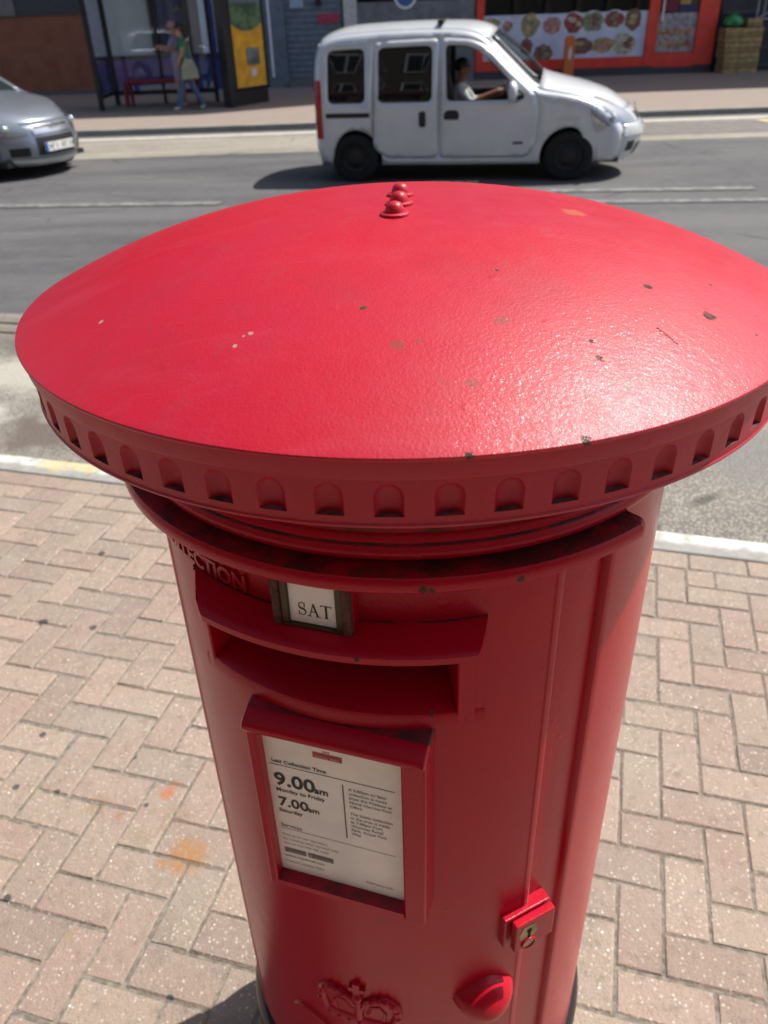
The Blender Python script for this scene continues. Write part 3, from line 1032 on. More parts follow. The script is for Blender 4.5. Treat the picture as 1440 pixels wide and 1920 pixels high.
# side bars (front face, inner bevel, outer wall), bottom bar with a sloping ledge
nf.box(-.0785, a0, .225, FP, .9125, 1.150, fn=F)
nf.box(a1, .0925, .225, FP, .9125, 1.150, fn=F)
nf.poly([F(a0, FP, .9125), F(a1, FP, .9125), F(a1, FP, .9205), F(a0, FP, .9205)])
nf.poly([F(a0, FP, .9205), F(a1, FP, .9205), F(a1, .262, .9245), F(a0, .262, .9245)], 1)
nf.poly([F(a0, FP, .9125), F(a0, .225, .9085), F(a1, .225, .9085), F(a1, FP, .9125)])
frame = nf.build('notice_frame', [M['red'], M['red_dirty']], box, smooth=30)
bevel(frame, .0022, 3)
nh = MB()
CPf = [(.236, 1.1700), (.254, 1.1690), (.265, 1.1668), (.2745, 1.1630), (.2800, 1.1585), (.2815, 1.1540), (.2800, 1.1500), (.2765, 1.1480), (.2620, 1.1475), (.236, 1.1475)]
hw = [-.0795, -.0790, -.0775] + frange(-.074, .088, 10) + [.0920, .0932, .0936]
def canopy(k, j):
    a = hw[k]
    edge = {0: .0050, 1: .0020, 2: .0005, len(hw) - 1: .0050, len(hw) - 2: .0020, len(hw) - 3: .0005}.get(k, 0)
    p, z = CPf[j]
    return F(a, p - edge if p > .25 else p, z + (edge if z < 1.146 else (-edge if z > 1.15 else 0)))
cid = nh.grid(canopy, range(len(hw)), range(len(CPf)))
nh.face([cid[0][j] for j in range(len(CPf))])
nh.face([cid[-1][j] for j in range(len(CPf))][::-1])
for q, f in enumerate(nh.f):
    if len(f) == 4 and q % 9 in (0, 1):
        nh.mi[q] = 1
nh.build('notice_canopy', [M['red'], M['red_dirty']], frame, smooth=40)
nc = MB()
nc.box(a0 - .001, a1 + .001, .255, .2618, z0 - .001, z1 + .006, fn=F)
nc.build('notice_card', M['card'], frame, smooth=0)
nt_ = MB()
CWd = a1 - a0
def cardfn(x0, z0_, lay=0):
    return lambda x, y, d: F(a0 + x0 + x, .2621 + lay * .0002, z0_ + y)
CT = 1.1255                                            # visible top of the card
def T(txt, x, dz, size, bold=0.0, m=0, lay=1):
    add_text(nt_, txt, size, cardfn(x, CT - dz, lay), bold, m=m)
def Rc(x0, x1, d0, d1, m=0, lay=0):
    nt_.poly([F(a0 + x0, .2621 + lay * .0002, CT - d1), F(a0 + x1, .2621 + lay * .0002, CT - d1), F(a0 + x1, .2621 + lay * .0002, CT - d0), F(a0 + x0, .2621 + lay * .0002, CT - d0)], m)
CH = CT - .9245
D = lambda f: f * CH
T('Last Collection Time', .0060, D(.157), .0066, .00012)
Rc(.0035, .1290, D(.172), D(.176))
T('9.00', .0060, D(.318), .0250, .0006)
T('am', .0475, D(.318), .0122, .0003)
T('Monday to Friday', .0065, D(.366), .0072, .00012)
T('7.00', .0070, D(.474), .0188, .0004)
T('am', .0385, D(.474), .0102, .0002)
T('Saturday', .0065, D(.522), .0072, .00012)
T('Services', .0060, D(.640), .0070, .00008, 1)
Rc(.0050, .1280, D(.652), D(.655), 1)
Rc(.0768, .0782, D(.207), D(.605), 1)
for i, l in enumerate(('A 4.00pm or later', 'collection is made', 'from the Postbox at', 'North Harrow Post', 'Office')):
    T(l, .0830, D(.240 + .0305 * i), .0052, .00006, 1)
for i, l in enumerate(('The latest collection', 'in the area is made', 'at 7.00pm from', 'Westway Retail', 'Park, Green Park', 'Way')):
    T(l, .0830, D(.415 + .0305 * i), .0052, .00006, 1)
for i, l in enumerate(('Find us on our app store,', 'for locating other services near', 'you or scan the QR code')):
    T(l, .0065, D(.712 + .034 * i), .0048, 0, 1)
Rc(.0060, .0300, D(.812), D(.850), 1)
Rc(.0322, .0600, D(.812), D(.850), 1)
nt_.poly([F(a0 + .0340, .2625, CT - D(.843)), F(a0 + .0372, .2625, CT - D(.831)), F(a0 + .0340, .2625, CT - D(.819))], 3)
T('App Store', .0110, D(.839), .0042, 0, 3, 2)
T('Google Play', .0390, D(.839), .0040, 0, 3, 2)
T('www.royalmail.com', .0055, D(.887), .0056, .00004, 1)
T('Postbox number HA2', .0055, D(.933), .0048, 0, 1)
T('Reference only', .0950, D(.935), .0048, 0, 1)
Rc(.0500, .0790, D(.022), D(.060), 2)
T('ROYAL MAIL', .0520, D(.054), .0044, .0001, 3, 2)
for k in range(3):
    Rc(.0610 + k * .0022, .0623 + k * .0022, D(.004), D(.016), 2)
nt_.build('printed_notice', [M['ink'], M['ink_grey'], M['ink_red'], M['ink_pale']], frame, recalc=False, smooth=0)
# lock block with its escutcheon, keyhole and plate
F = fr(26.3)
lk = MB()
lk.box(-.0320, .0290, .235, .2668, .7990, .8500, fn=F)
lock = lk.build('lock', M['red'], box, smooth=0)
bevel(lock, .0022, 3)
lp = MB()
lp.box(-.0255, .0265, .2697, .2790, .8030, .8520, fn=F)
bevel(lp.build('lock_plate', M['red'], lock, smooth=0), .0015, 2)
le = MB()
le.poly([F(-.0180 + .021 * x, .2793, .8215 + .022 * z) for x, z in ((0, 0), (.75, -.1), (1, .3), (.9, 1.0), (.15, 1.05), (-.15, .5))])
le.build('lock_escutcheon', M['lock_metal'], lock, smooth=0, recalc=False)
lr = MB()
ring_pts = [F(-.0075 + .0085 * cos(t), .2798, .8110 + .0085 * sin(t)) for t in frange(0, 2 * pi, 20)]
lr.poly([F(-.0075 + .0088 * cos(t), .2796, .8110 + .0088 * sin(t)) for t in frange(0, 2 * pi * 19 / 20, 19)], 0)
lr.tube(ring_pts, .0011, 6, 1)
lr.build('lock_cover', [M['lock_metal'], M['red']], lock, smooth=40)
lh_ = MB()
lh_.poly([F(-.0075 + .0034 * cos(t), .2797, .8345 + .0034 * sin(t)) for t in frange(0, 2 * pi * 15 / 16, 15)])
lh_.poly([F(-.0092, .2799, .8200), F(-.0058, .2799, .8200), F(-.0062, .2799, .8340), F(-.0088, .2799, .8340)])
lh_.build('keyhole', M['hole'], lock, smooth=0, recalc=False)

# shell shaped pull
F = fr(16.0)
ph = MB()
rows = [[ph.vert(F((-1 + 2 * j / 20) * .03, .245, .7345 - .012 * (-1 + 2 * j / 20) ** 2)) for j in range(21)]]
for i in range(0, 13):
    t = i / 12                                          # from top rim to lower rim
    row = []
    for j in range(0, 21):
        s = -1 + 2 * j / 20
        half = .041 * math.sin(pi * (0.10 + 0.86 * t)) ** 0.55
        a = s * half
        bulge = (1 - s * s) ** 0.5 if abs(s) < 1 else 0
        zz = .7330 - .066 * t - .010 * s * s * (1 - t) + .012 * s * s * t
        pr_ = .2480 + .041 * bulge * (math.sin(pi * min(1, 0.13 + .55 * t ** .8)) if t < .65 else math.sin(pi * (.13 + .55 * .65 ** .8)) * (1 - ((t - .65) / .35) ** 2) ** .5)
        row.append(ph.vert(F(a, pr_ - abs(s) ** 6 * .004, zz)))
    rows.append(row)
for i in range(13):
    for j in range(20):
        ph.face((rows[i][j], rows[i][j + 1], rows[i + 1][j + 1], rows[i + 1][j]))
pull = ph.build('door_pull', M['red'], box, smooth=60)
# cast crown and the curl of the cypher below it
def onb(deg, z, out=0.0):
    return cyl(deg, RB + out, z)
cr = MB()
c0 = -17.6
for s in (-1, 1):
    cr.tube([onb(c0 + s * d, z, .0004) for d, z in ((9.6, .650), (10.8, .668), (10.2, .690), (7.6, .702), (4.6, .699), (2.0, .687), (.6, .672))], [.0055, .006, .0065, .0065, .006, .0055, .005], 8)
    for d, z in ((10.9, .668), (10.6, .682), (9.5, .694), (7.8, .702), (5.8, .702), (4.0, .697)):
        cr.ball(onb(c0 + s * d, z + .001, .0042), .0042, 8)
    cr.tube([onb(c0 + s * d, z, -.0008) for d, z in ((6.8, .652), (7.2, .668), (5.6, .680), (3.4, .676), (2.4, .660))], .0028, 6)
cr.tube([onb(c0, z, .001) for z in (.652, .672, .690)], [.006, .0058, .005], 8)
cr.ball(onb(c0, .700, .0025), .0075, 10)
cr.box(-.0042, .0042, RB - .004, RB + .0055, .706, .730, fn=fr(c0))
cr.box(-.0100, .0100, RB - .004, RB + .0052, .7135, .7205, fn=fr(c0))
cr.grid(lambda d, k: onb(d, (.628, .631, .645, .649)[k], (-.001, .003, .003, -.001)[k]), frange(c0 - 10.6, c0 + 10.6, 16), range(4))
for k in range(7):
    cr.ball(onb(c0 - 9 + 3 * k, .638, .002), .0036, 8)
cr.build('crown_emblem', M['red'], door, smooth=50)
cy = MB()
cy.tube([onb(d, z, -.0010) for d, z in ((-39.5, .590), (-38.2, .600), (-35.5, .606), (-32.0, .604), (-28.0, .594), (-25.0, .580), (-23.5, .560), (-24.0, .530), (-28, .505), (-34, .50))], [.0035, .0055, .0062, .006, .0058, .006, .007, .007, .006, .0035], 8)
cy.tube([onb(d, z, -.0010) for d, z in ((-24, .545), (-29, .552), (-33, .548))], [.005, .0045, .003], 8)
cy.tube([onb(d, z, -.0010) for d, z in ((-11.5, .600), (-11.5, .50))], .006, 8)
cy.tube([onb(d, z, -.0010) for d, z in ((-11.5, .600), (-6, .600), (-3.5, .580), (-6, .558), (-11, .552), (-4, .50))], .006, 8)
cy.build('royal_cypher', M['red'], door, smooth=50)

# ------------------------------------------------------------------ far side: shops (frontage plane at y = 25)
FY = 25.0
def pbox(name, parent, mat, x0, x1, y0, y1, z0, z1, bev=0.0, label=None):
    b = MB()
    b.box(x0, x1, y0, y1, z0, z1)
    o = b.build(name, mat, parent, smooth=0)
    if bev:
        bevel(o, bev)
    if label:
        o['label'] = label
    return o
GL_SHOP = glass('shop_window_glass', (0.75, 0.8, 0.8), 0.12)
GL_GREY = glass('frosted_shop_glass', (0.8, 0.82, 0.8), 0.88, (0.66, 0.68, 0.62))
BRICK_UP = simple('upper_wall_brick', (0.21, 0.11, 0.08), 0.85, var=0.2, scale=6)
RENDER_UP = simple('upper_wall_render', (0.42, 0.39, 0.34), 0.85, var=0.1, scale=3)
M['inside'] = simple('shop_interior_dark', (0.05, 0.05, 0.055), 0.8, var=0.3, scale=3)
WF = simple('white_window_frame', (0.84, 0.86, 0.90), 0.45, var=0.06)
PANE_UP = simple('upstairs_window_pane', (0.03, 0.035, 0.04), 0.08, var=0.2)

def shop(name, label, x0, x1, wall_mat, height, floor_z=2.75, depth=7.0):
    """upper storeys over a shop front, with party walls and a dark room behind the front"""
    t = thing(name, label, 'shop', ((x0 + x1) / 2, FY, FZ))
    hw_ = (x1 - x0) / 2
    b = MB()
    b.box(-hw_, hw_, 0, depth, floor_z, height)
    b.build('upper_wall', wall_mat, t, smooth=0)
    pbox('party_wall', t, wall_mat, -hw_, -hw_ + 0.12, 0.12, depth, 0, floor_z - .003)
    pbox('party_wall', t, wall_mat, hw_ - 0.12, hw_, 0.12, depth, 0, floor_z - .003)
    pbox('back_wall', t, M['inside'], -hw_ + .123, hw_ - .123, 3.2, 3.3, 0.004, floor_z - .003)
    n = max(1, int((x1 - x0) / 2.6))
    for fl in (0, 1, 2):
        for k in range(n):
            cx = -hw_ + (k + .5) * 2 * hw_ / n
            zc = floor_z + 1.9 + fl * 3.0
            if zc + 1.2 < height:
                f = pbox('window_frame', t, WF, cx - .62, cx + .62, -.05, -.003, zc - .85, zc + .85)
                pbox('pane', f, PANE_UP, cx - .54, cx + .54, -.056, -.052, zc - .77, zc + .77)
    return t

# 1 boarded unit
BROWN = simple('brown_boarding', (0.27, 0.095, 0.05), 0.7, var=0.16, scale=3)
s1 = shop('boarded_shop', 'shop front closed off with plain brown hoarding at the far left of the street', -20, -7.42, BRICK_UP, 18.5)
c = -13.71
for k in range(5):
    pbox('hoarding_board', s1, BROWN, -20 - c + .13 + k * 2.49, -20 - c + .13 + (k + 1) * 2.49 - .012, -.03, .02 + .002 * (k % 2), 0.10, 1.86)
pbox('plinth', s1, simple('grey_plinth', (0.13, 0.125, 0.12), 0.8), -20 - c, -7.42 - c, -.05, .10, 0, 0.098)
pbox('header_beam', s1, simple('dark_grey_header', (0.055, 0.055, 0.06), 0.6), -20 - c, -7.42 - c, -.06, .12, 1.863, 2.745)
pbox('pier', s1, simple('grey_concrete_pier', (0.19, 0.18, 0.16), 0.85), -10.2 - c, -9.22 - c, -.10, -.032, 1.87, 2.74)

# 2 blue and white shop
NAVY = simple('navy_blue_panel', (0.03, 0.042, 0.20), 0.45, var=0.2, scale=2)
s2 = shop('blue_shop', 'shop with white frames and navy blue panels under its windows behind the bus shelter', -7.42, -2.75, RENDER_UP, 18.5)
c = -5.085
def lx(x):
    return x - c
PURP, nt, bb_ = newmat('purple_printed_vinyl')
N = NT(nt)
v = N.objco()
wv = N.noise(v, 1.3, 3, 0.6)
N.link(N.mix(N.ramp(wv, 0.40, 0.62), (0.045, 0.04, 0.20), (0.19, 0.06, 0.24)), bb_.inputs['Base Color'])
bb_.inputs['Roughness'].default_value = 0.3
pbox('stall_riser', s2, NAVY, lx(-7.42), lx(-2.75), -.02, .08, 0.0, 0.80)
for k in range(5):
    pbox('printed_panel', s2, PURP, lx(-7.0 + k * .46), lx(-7.0 + (k + 1) * .46 - .012), -.032, -.022, 0.22, 0.79)
pbox('sill', s2, simple('dark_sill', (0.02, 0.02, 0.03), 0.5), lx(-7.42), lx(-4.0), -.06, .10, 0.803, 0.875)
pbox('pilaster', s2, WF, lx(-7.40), lx(-6.98), -.05, .10, 0.878, 2.745)
pbox('mullion', s2, simple('dark_mullion', (0.03, 0.03, 0.035), 0.5), lx(-5.76), lx(-5.58), -.04, .08, 0.878, 2.745)
pbox('mullion', s2, simple('bronze_mullion', (0.07, 0.055, 0.045), 0.5), lx(-4.86), lx(-4.72), -.04, .08, 0.878, 2.745)
pbox('mullion', s2, simple('beige_mullion', (0.34, 0.30, 0.25), 0.6), lx(-4.70), lx(-4.46), -.03, .08, 0.878, 2.745)
pbox('mullion', s2, WF, lx(-4.44), lx(-4.20), -.05, .08, 0.878, 2.745)
pbox('window_blind', s2, simple('grey_green_blind', (0.42, 0.44, 0.40), 0.7, var=0.1, scale=2), lx(-6.97), lx(-5.77), .10, .13, 0.90, 2.74)
pbox('window_blind', s2, simple('beige_blind', (0.25, 0.22, 0.19), 0.7, var=0.15, scale=2), lx(-5.57), lx(-4.87), .10, .13, 0.90, 2.74)
pbox('window_glass', s2, GL_GREY, lx(-6.97), lx(-5.77), .04, .05, 0.878, 2.745)
pbox('window_glass', s2, GL_SHOP, lx(-5.57), lx(-4.87), .04, .05, 0.878, 2.745)
POST, nt, bb_ = newmat('dark_blue_poster')
N = NT(nt)
v = N.objco()
q = N.mix(N.ramp(N.noise(v, 2.2, 4, .6), 0.42, 0.6), (0.03, 0.045, 0.10), (0.055, 0.07, 0.12))
q = N.mix(N.ramp(N.noise(v, 4.5, 3, .6), 0.60, 0.68), q, (0.22, 0.15, 0.05))
N.link(q, bb_.inputs['Base Color'])
bb_.inputs['Roughness'].default_value = .4
pbox('window_poster', s2, POST, lx(-5.55), lx(-4.89), .022, .034, 1.15, 2.70)
pbox('blue_panel', s2, NAVY, lx(-4.19), lx(-2.80), -.02, .08, 0.803, 2.745)
fr_ = pbox('poster_frame', s2, WF, lx(-4.05), lx(-3.30), -.05, -.022, 0.86, 2.10)
PIC, nt, bb_ = newmat('portrait_poster_print')
N = NT(nt)
v = N.objco()
sx = N.n('SeparateXYZ')
N.link(v, sx.inputs[0])
q = N.mix(N.ramp(sx.outputs[2], 1.62, 1.66), (0.045, 0.05, 0.16), (0.42, 0.42, 0.55))
fig = N.spot(N.stretch(v, (1, 0, .55)), (1.42, 0, .72), .22, .3, N.noise(v, 5, 3))
q = N.mix(fig, q, (0.22, 0.19, 0.12))
q = N.mix(N.spot(N.stretch(v, (1, 0, 1)), (1.22, 0, 1.03), .15, .3), q, (0.45, 0.48, 0.60))
N.link(q, bb_.inputs['Base Color'])
bb_.inputs['Roughness'].default_value = .4
pbox('poster_print', s2, PIC, lx(-4.00), lx(-3.35), -.060, -.052, 0.95, 2.05)
pbox('fascia_sign', s2, NAVY, lx(-7.42), lx(-2.75), -.25, -.003, 2.752, 3.5)

# 3 grey-blue entrance with shutter
SLATE = simple('slate_grey_metal', (0.15, 0.185, 0.225), 0.45, var=0.14, scale=5)
s3 = shop('shuttered_shop', 'slate grey shuttered doorway with a red notice between the blue shop and the white pillar', -2.75, -.62, BRICK_UP, 18.5)
c = -1.685
pbox('side_panel', s3, SLATE, lx(-2.72), lx(-2.18), -.10, .06, 0.0, 2.745)
pbox('corner_strip', s3, WF, lx(-2.62), lx(-2.56), -.14, -.103, 0.25, 2.745)
for k in range(18):
    b = MB()
    z = .17 + k * .143
    b.poly([(lx(-2.17), .02, z), (lx(-.66), .02, z), (lx(-.66), .006, z + .07), (lx(-2.17), .006, z + .07)])
    b.poly([(lx(-2.17), .006, z + .07), (lx(-.66), .006, z + .07), (lx(-.66), .02, z + .14), (lx(-2.17), .02, z + .14)])
    b.build('shutter_slat', SLATE, s3, recalc=False, smooth=0)
pbox('doorstep', s3, simple('grey_step', (0.16, 0.155, 0.15), 0.8), lx(-2.17), lx(-.66), -.30, .10, 0.0, .15)
pbox('paper_notice', s3, simple('pale_blue_paper', (0.35, 0.47, 0.56), 0.6), lx(-2.02), lx(-1.66), -.030, -.022, 1.83, 2.25)
pbox('red_notice', s3, simple('dull_red_notice', (0.42, 0.05, 0.085), 0.6, var=.25), lx(-1.30), lx(-.74), -.030, -.022, 1.46, 1.68)
pbox('wall_speaker', s3, M['black'], lx(-1.33), lx(-1.18), -.12, -.022, 1.86, 2.02)

# 4 plain grey glazed shop with a white pillar
s4 = shop('grey_window_shop', 'shop with a wide grey window and a white pillar behind the silver van', -.62, 2.90, RENDER_UP, 18.5)
c = 1.14
pbox('white_pillar', s4, simple('white_stone_pillar', (0.58, 0.57, 0.55), 0.6), lx(-.61), lx(-.26), -.10, .10, 0.0, 2.745)
pbox('stall_riser', s4, simple('grey_riser', (0.16, 0.165, 0.17), 0.6), lx(-.255), lx(2.90), -.02, .08, 0.0, 1.52)
pbox('grey_vinyl', s4, simple('grey_vinyl_band', (0.17, 0.18, 0.20), 0.35, var=.25, scale=3), lx(-.255), lx(2.85), -.028, -.022, 1.25, 1.90)
pbox('window_glass', s4, GL_SHOP, lx(-.25), lx(2.85), .03, .04, 1.525, 2.745)
st_ = MB()
st_.lathe([(0.0, -.034), (.30, -.034), (.30, -.029), (.0, -.029)], 28, 0, (lx(1.03), 0, 2.02), 'Y', close=False)
st_.lathe([(0.0, -.040), (.24, -.040), (.24, -.035), (.0, -.035)], 28, 1, (lx(1.03), 0, 2.02), 'Y', close=False)
st_.build('round_sticker', [WF, simple('blue_sticker', (0.06, 0.13, 0.34), .4)], s4, smooth=0)

# 5 orange-red takeaway
RF = simple('orange_red_paint', (0.78, 0.055, 0.030), 0.4, var=0.1, scale=4)
s5 = shop('takeaway', 'takeaway with orange-red frames and food pictures along its window', 2.90, 9.42, BRICK_UP, 21.5)
c = 6.16
pbox('frame_post', s5, RF, lx(2.92), lx(3.12), -.06, .08, 0.20, 2.745)
pbox('frame_post', s5, RF, lx(7.52), lx(7.80), -.06, .08, 0.20, 2.745)
pbox('frame_post', s5, RF, lx(8.86), lx(9.38), -.06, .08, 0.20, 2.745)
pbox('bottom_rail', s5, RF, lx(3.123), lx(7.517), -.055, .07, 0.20, 0.44)
pbox('bottom_rail', s5, RF, lx(7.803), lx(8.857), -.055, .07, 0.16, 0.50)
pbox('plinth', s5, simple('dark_plinth', (0.06, 0.06, 0.065), 0.7), lx(2.92), lx(9.38), -.04, .05, 0.0, 0.197)
pbox('window_glass', s5, GL_SHOP, lx(3.123), lx(7.517), .03, .04, 0.443, 2.745)
pbox('door_glass', s5, GL_SHOP, lx(7.803), lx(8.857), .03, .04, 0.503, 2.745)
FOOD = [simple('food_' + n, cc, .6, var=.45, scale=sc) for n, cc, sc in
        (('brown', (0.20, 0.10, 0.06), 11), ('tan', (0.42, 0.30, 0.15), 9), ('red', (0.30, 0.06, 0.05), 12), ('green', (0.23, 0.25, 0.14), 12), ('pink', (0.46, 0.22, 0.18), 9), ('cream', (0.48, 0.43, 0.32), 12))]
PLATE = simple('white_plate_print', (0.66, 0.68, 0.72), .4)
VIN = simple('pale_vinyl_print', (0.62, 0.65, 0.78), .35, var=.14, scale=2)
pbox('food_print', s5, VIN, lx(3.13), lx(7.51), .018, .026, 0.446, 1.50)
def dish(parent, x, z, rx, rz, mat, seed, yy=.012, plate=True):
    rr_ = random.Random(seed)
    b = MB()
    n = 22
    if plate:
        b.poly([(x + (rx + .035) * cos(2 * pi * k / n), yy + .003, z + (rz + .03) * sin(2 * pi * k / n)) for k in range(n)], 1)
    wob_ = [1 + rr_.uniform(-.14, .1) for _ in range(n)]
    b.poly([(x + rx * wob_[k] * cos(2 * pi * k / n), yy, z + rz * wob_[k] * sin(2 * pi * k / n)) for k in range(n)])
    m2 = rr_.choice(FOOD)
    for q in range(4):
        ang, d = rr_.uniform(0, 6.3), rr_.uniform(.2, .6)
        cx, cz = x + rx * d * cos(ang), z + rz * d * sin(ang)
        b.poly([(cx + rx * .28 * cos(2 * pi * k / 9), yy - .001 - q * .0003, cz + rz * .25 * sin(2 * pi * k / 9)) for k in range(9)], 2)
    return b.build('dish_picture', [mat, PLATE, m2], parent, recalc=False, smooth=0)
for i, (px, py, rx, rz, mi) in enumerate(((110, 125, .30, .14, 1), (210, 148, .18, .17, 4), (345, 145, .33, .36, 1), (480, 150, .32, .27, 4), (610, 140, .36, .30, 2), (725, 140, .36, .31, 3),
                                          (855, 128, .34, .25, 2), (970, 130, .30, .34, 0), (330, 270, .22, .28, 0), (435, 305, .34, .26, 0), (660, 275, .46, .26, 0), (800, 272, .40, .24, 1), (930, 270, .42, .36, 5))):
    x = 3.02 + (px - 40) / 3.2 / 70.8 + .0
    z = 1.50 - (py - 85) / 3.2 / 77.0
    dish(s5, lx(x), z, rx * .78, rz * .76, FOOD[mi], i, .012 - .0015 * (i % 3), plate=(mi in (2, 3, 5)))
pbox('door_print', s5, simple('door_food_print', (0.36, 0.33, 0.33), .5, var=.4, scale=9), lx(7.81), lx(8.85), .018, .026, 0.52, 1.42)
for i in range(8):
    dish(s5, lx(8.0 + .22 * (i % 4)), .70 + .28 * (i // 4), .12, .10, FOOD[(i * 3 + 1) % 6], 50 + i, .012, False)
pbox('red_door_poster', s5, simple('maroon_poster', (0.16, 0.01, 0.03), .5), lx(7.95), lx(8.30), .018, .026, 1.45, 2.6)
pbox('yellow_door_poster', s5, simple('yellow_poster', (0.48, 0.28, 0.06), .5, var=.4, scale=6), lx(8.34), lx(8.62), .018, .026, 1.62, 2.6)
pbox('blue_door_poster', s5, simple('navy_poster', (0.03, 0.035, 0.10), .5), lx(8.34), lx(8.84), .018, .026, 1.43, 1.60)
pbox('door_handle', s5, WF, lx(7.86), lx(7.90), -.10, -.063, 1.25, 1.75)

# 6 dark unit with scaffold tubes
s6 = shop('dark_shop', 'dark open shop front behind grey scaffold tubes at the right of the takeaway', 9.42, 20, BRICK_UP, 16.5)
c = 14.71
DK = simple('blue_black_front', (0.022, 0.025, 0.035), .5, var=.3, scale=3)
pbox('front_panel', s6, DK, lx(9.45), lx(19.9), .02, .10, 0.0, 2.745)
for k in range(6):
    pbox('rail', s6, simple('dark_rail', (0.05, 0.055, 0.075), .4), lx(9.5), lx(19.8), -.02, .015, .1 + k * .42, .17 + k * .42)
sc = thing('scaffold_frame', 'grey scaffold tubes with a diagonal brace beside the wooden crates', 'scaffold', (10.55, 24.75, FZ))
TUBE = simple('galvanised_tube', (0.30, 0.31, 0.32), .4, .4)
def tube_part(name, parent, pts, r, mat, n=8):
    b = MB()
    b.tube(pts, r, n)
    return b.build(name, mat, parent, smooth=50)
for p0, p1 in (((-.22, 0, 0.0), (-.22, 0, 3.0)), ((0.0, .12, 0), (0.0, .12, 3.0)), ((3.0, 0, 0), (3.0, 0, 3.0))):
    tube_part('upright', sc, (p0, p1), .025, TUBE)
tube_part('cross_rail', sc, ((-.4, .06, 1.22), (3.2, .06, 1.22)), .025, TUBE)
tube_part('diagonal_brace', sc, ((-.15, .06, 1.25), (2.9, .06, 2.6)), .025, TUBE)
tube_part('top_rail', sc, ((-.4, .06, 2.9), (3.2, .06, 2.9)), .025, TUBE)

# wooden crates with a green bag on top, and the orange swing sign
WOOD = simple('weathered_wood', (0.42, 0.29, 0.12), .8, var=.3, scale=7)
WOOD2 = simple('dark_weathered_wood', (0.30, 0.205, 0.085), .8, var=.3, scale=7)
def crate(x, y, z, wx, wy, h, label, n=3, rot=0.0):
    t = thing('wooden_crate', label, 'crate', (x, y, z), rot, 'slatted wooden crates outside the takeaway')
    sh = h / n
    for k in range(n):
        for sy in (-1, 1):
            pbox('slat', t, WOOD if (k + n) % 2 else WOOD2, -wx / 2, wx / 2, *sorted((sy * wy / 2, sy * (wy / 2 - .018))), k * sh + .003, (k + 1) * sh - .009)
        for sx in (-1, 1):
            pbox('slat', t, WOOD2, *sorted((sx * wx / 2, sx * (wx / 2 - .018))), -wy / 2 + .02, wy / 2 - .02, k * sh + .003, (k + 1) * sh - .009)
    for sx in (-1, 1):
        for sy in (-1, 1):
            pbox('corner_post', t, WOOD2, *sorted((sx * (wx / 2 - .019), sx * (wx / 2 - .06))), *sorted((sy * (wy / 2 - .019), sy * (wy / 2 - .06))), .002, h)
    pbox('base_board', t, WOOD2, -wx / 2 + .02, wx / 2 - .02, -wy / 2 + .02, wy / 2 - .02, .004, .02)
    return t
crate(9.98, 25.15 - .5, FZ, .92, .55, .36, 'lowest of three stacked wooden crates beside the scaffold tubes')
crate(9.95, 25.15 - .5, FZ + .362, .95, .55, .36, 'middle one of three stacked wooden crates beside the scaffold tubes', rot=.03)
crate(9.94, 25.15 - .5, FZ + .724, .98, .56, .33, 'uppermost full-width wooden crate, carrying a green bag and a small crate', rot=-.02)
crate(10.22, 25.15 - .45, FZ + 1.056, .36, .34, .20, 'small wooden crate on top of the stacked crates next to the green bag', n=2)
gbm = MB()
gb = [(0.02, 0.0), (.16, .01), (.24, .06), (.25, .14), (.20, .22), (.10, .28), (.03, .31), (.05, .36), (.0005, .37)]
gbm.lathe(gb, 18, close=False)
for i, p in enumerate(gbm.v):
    k = 1 + .12 * sin(5 * math.atan2(p[1], p[0]) + 3 * p[2] * 9)
    gbm.v[i] = (p[0] * k, p[1] * k, p[2])
o = gbm.build('green_bag', simple('shiny_green_plastic', (0.035, 0.24, 0.075), .25, var=.35, scale=8), None, (9.68, 24.62, FZ + 1.058), smooth=60)
tag(o, 'shiny green plastic bag sitting on the stacked wooden crates', 'bag')

sg = thing('swing_sign', 'orange upright pavement sign with a white emblem in front of the takeaway window', 'sign', (5.30, 24.2, FZ), R(20))
ORG = simple('orange_sign_plastic', (0.55, 0.12, 0.012), .4, var=.1)
b = MB()
pts = [(-.15, 0), (.15, 0)] + [(.15, .86)] + [(.15 * cos(t), .86 + .11 * sin(t)) for t in frange(0, pi, 10)][1:-1] + [(-.15, .86)]
f0 = [b.vert((x, -.05 + .03 * (z / .97), z + .05)) for x, z in pts]
f1 = [b.vert((x, .05 - .03 * (z / .97), z + .05)) for x, z in pts]
b.face(f0)
b.face(f1[::-1])
for k in range(len(pts)):
    n = (k + 1) % len(pts)
    b.face((f0[k], f1[k], f1[n], f0[n]))
b.build('panel', ORG, sg, smooth=30)
pbox('base', sg, ORG, -.21, .21, -.16, .16, 0, .06, .02)
b = MB()
b.poly([(.06 * cos(t), -.046, .60 + .14 * sin(t)) for t in frange(0, 2 * pi * 17 / 18, 17)])
b.poly([(.03 * cos(t) + .01, -.047, .74 + .035 * sin(t)) for t in frange(0, 2 * pi * 11 / 12, 11)])
b.build('white_emblem', simple('white_sign_print', (0.68, 0.62, 0.56), .5), sg, recalc=False, smooth=0)

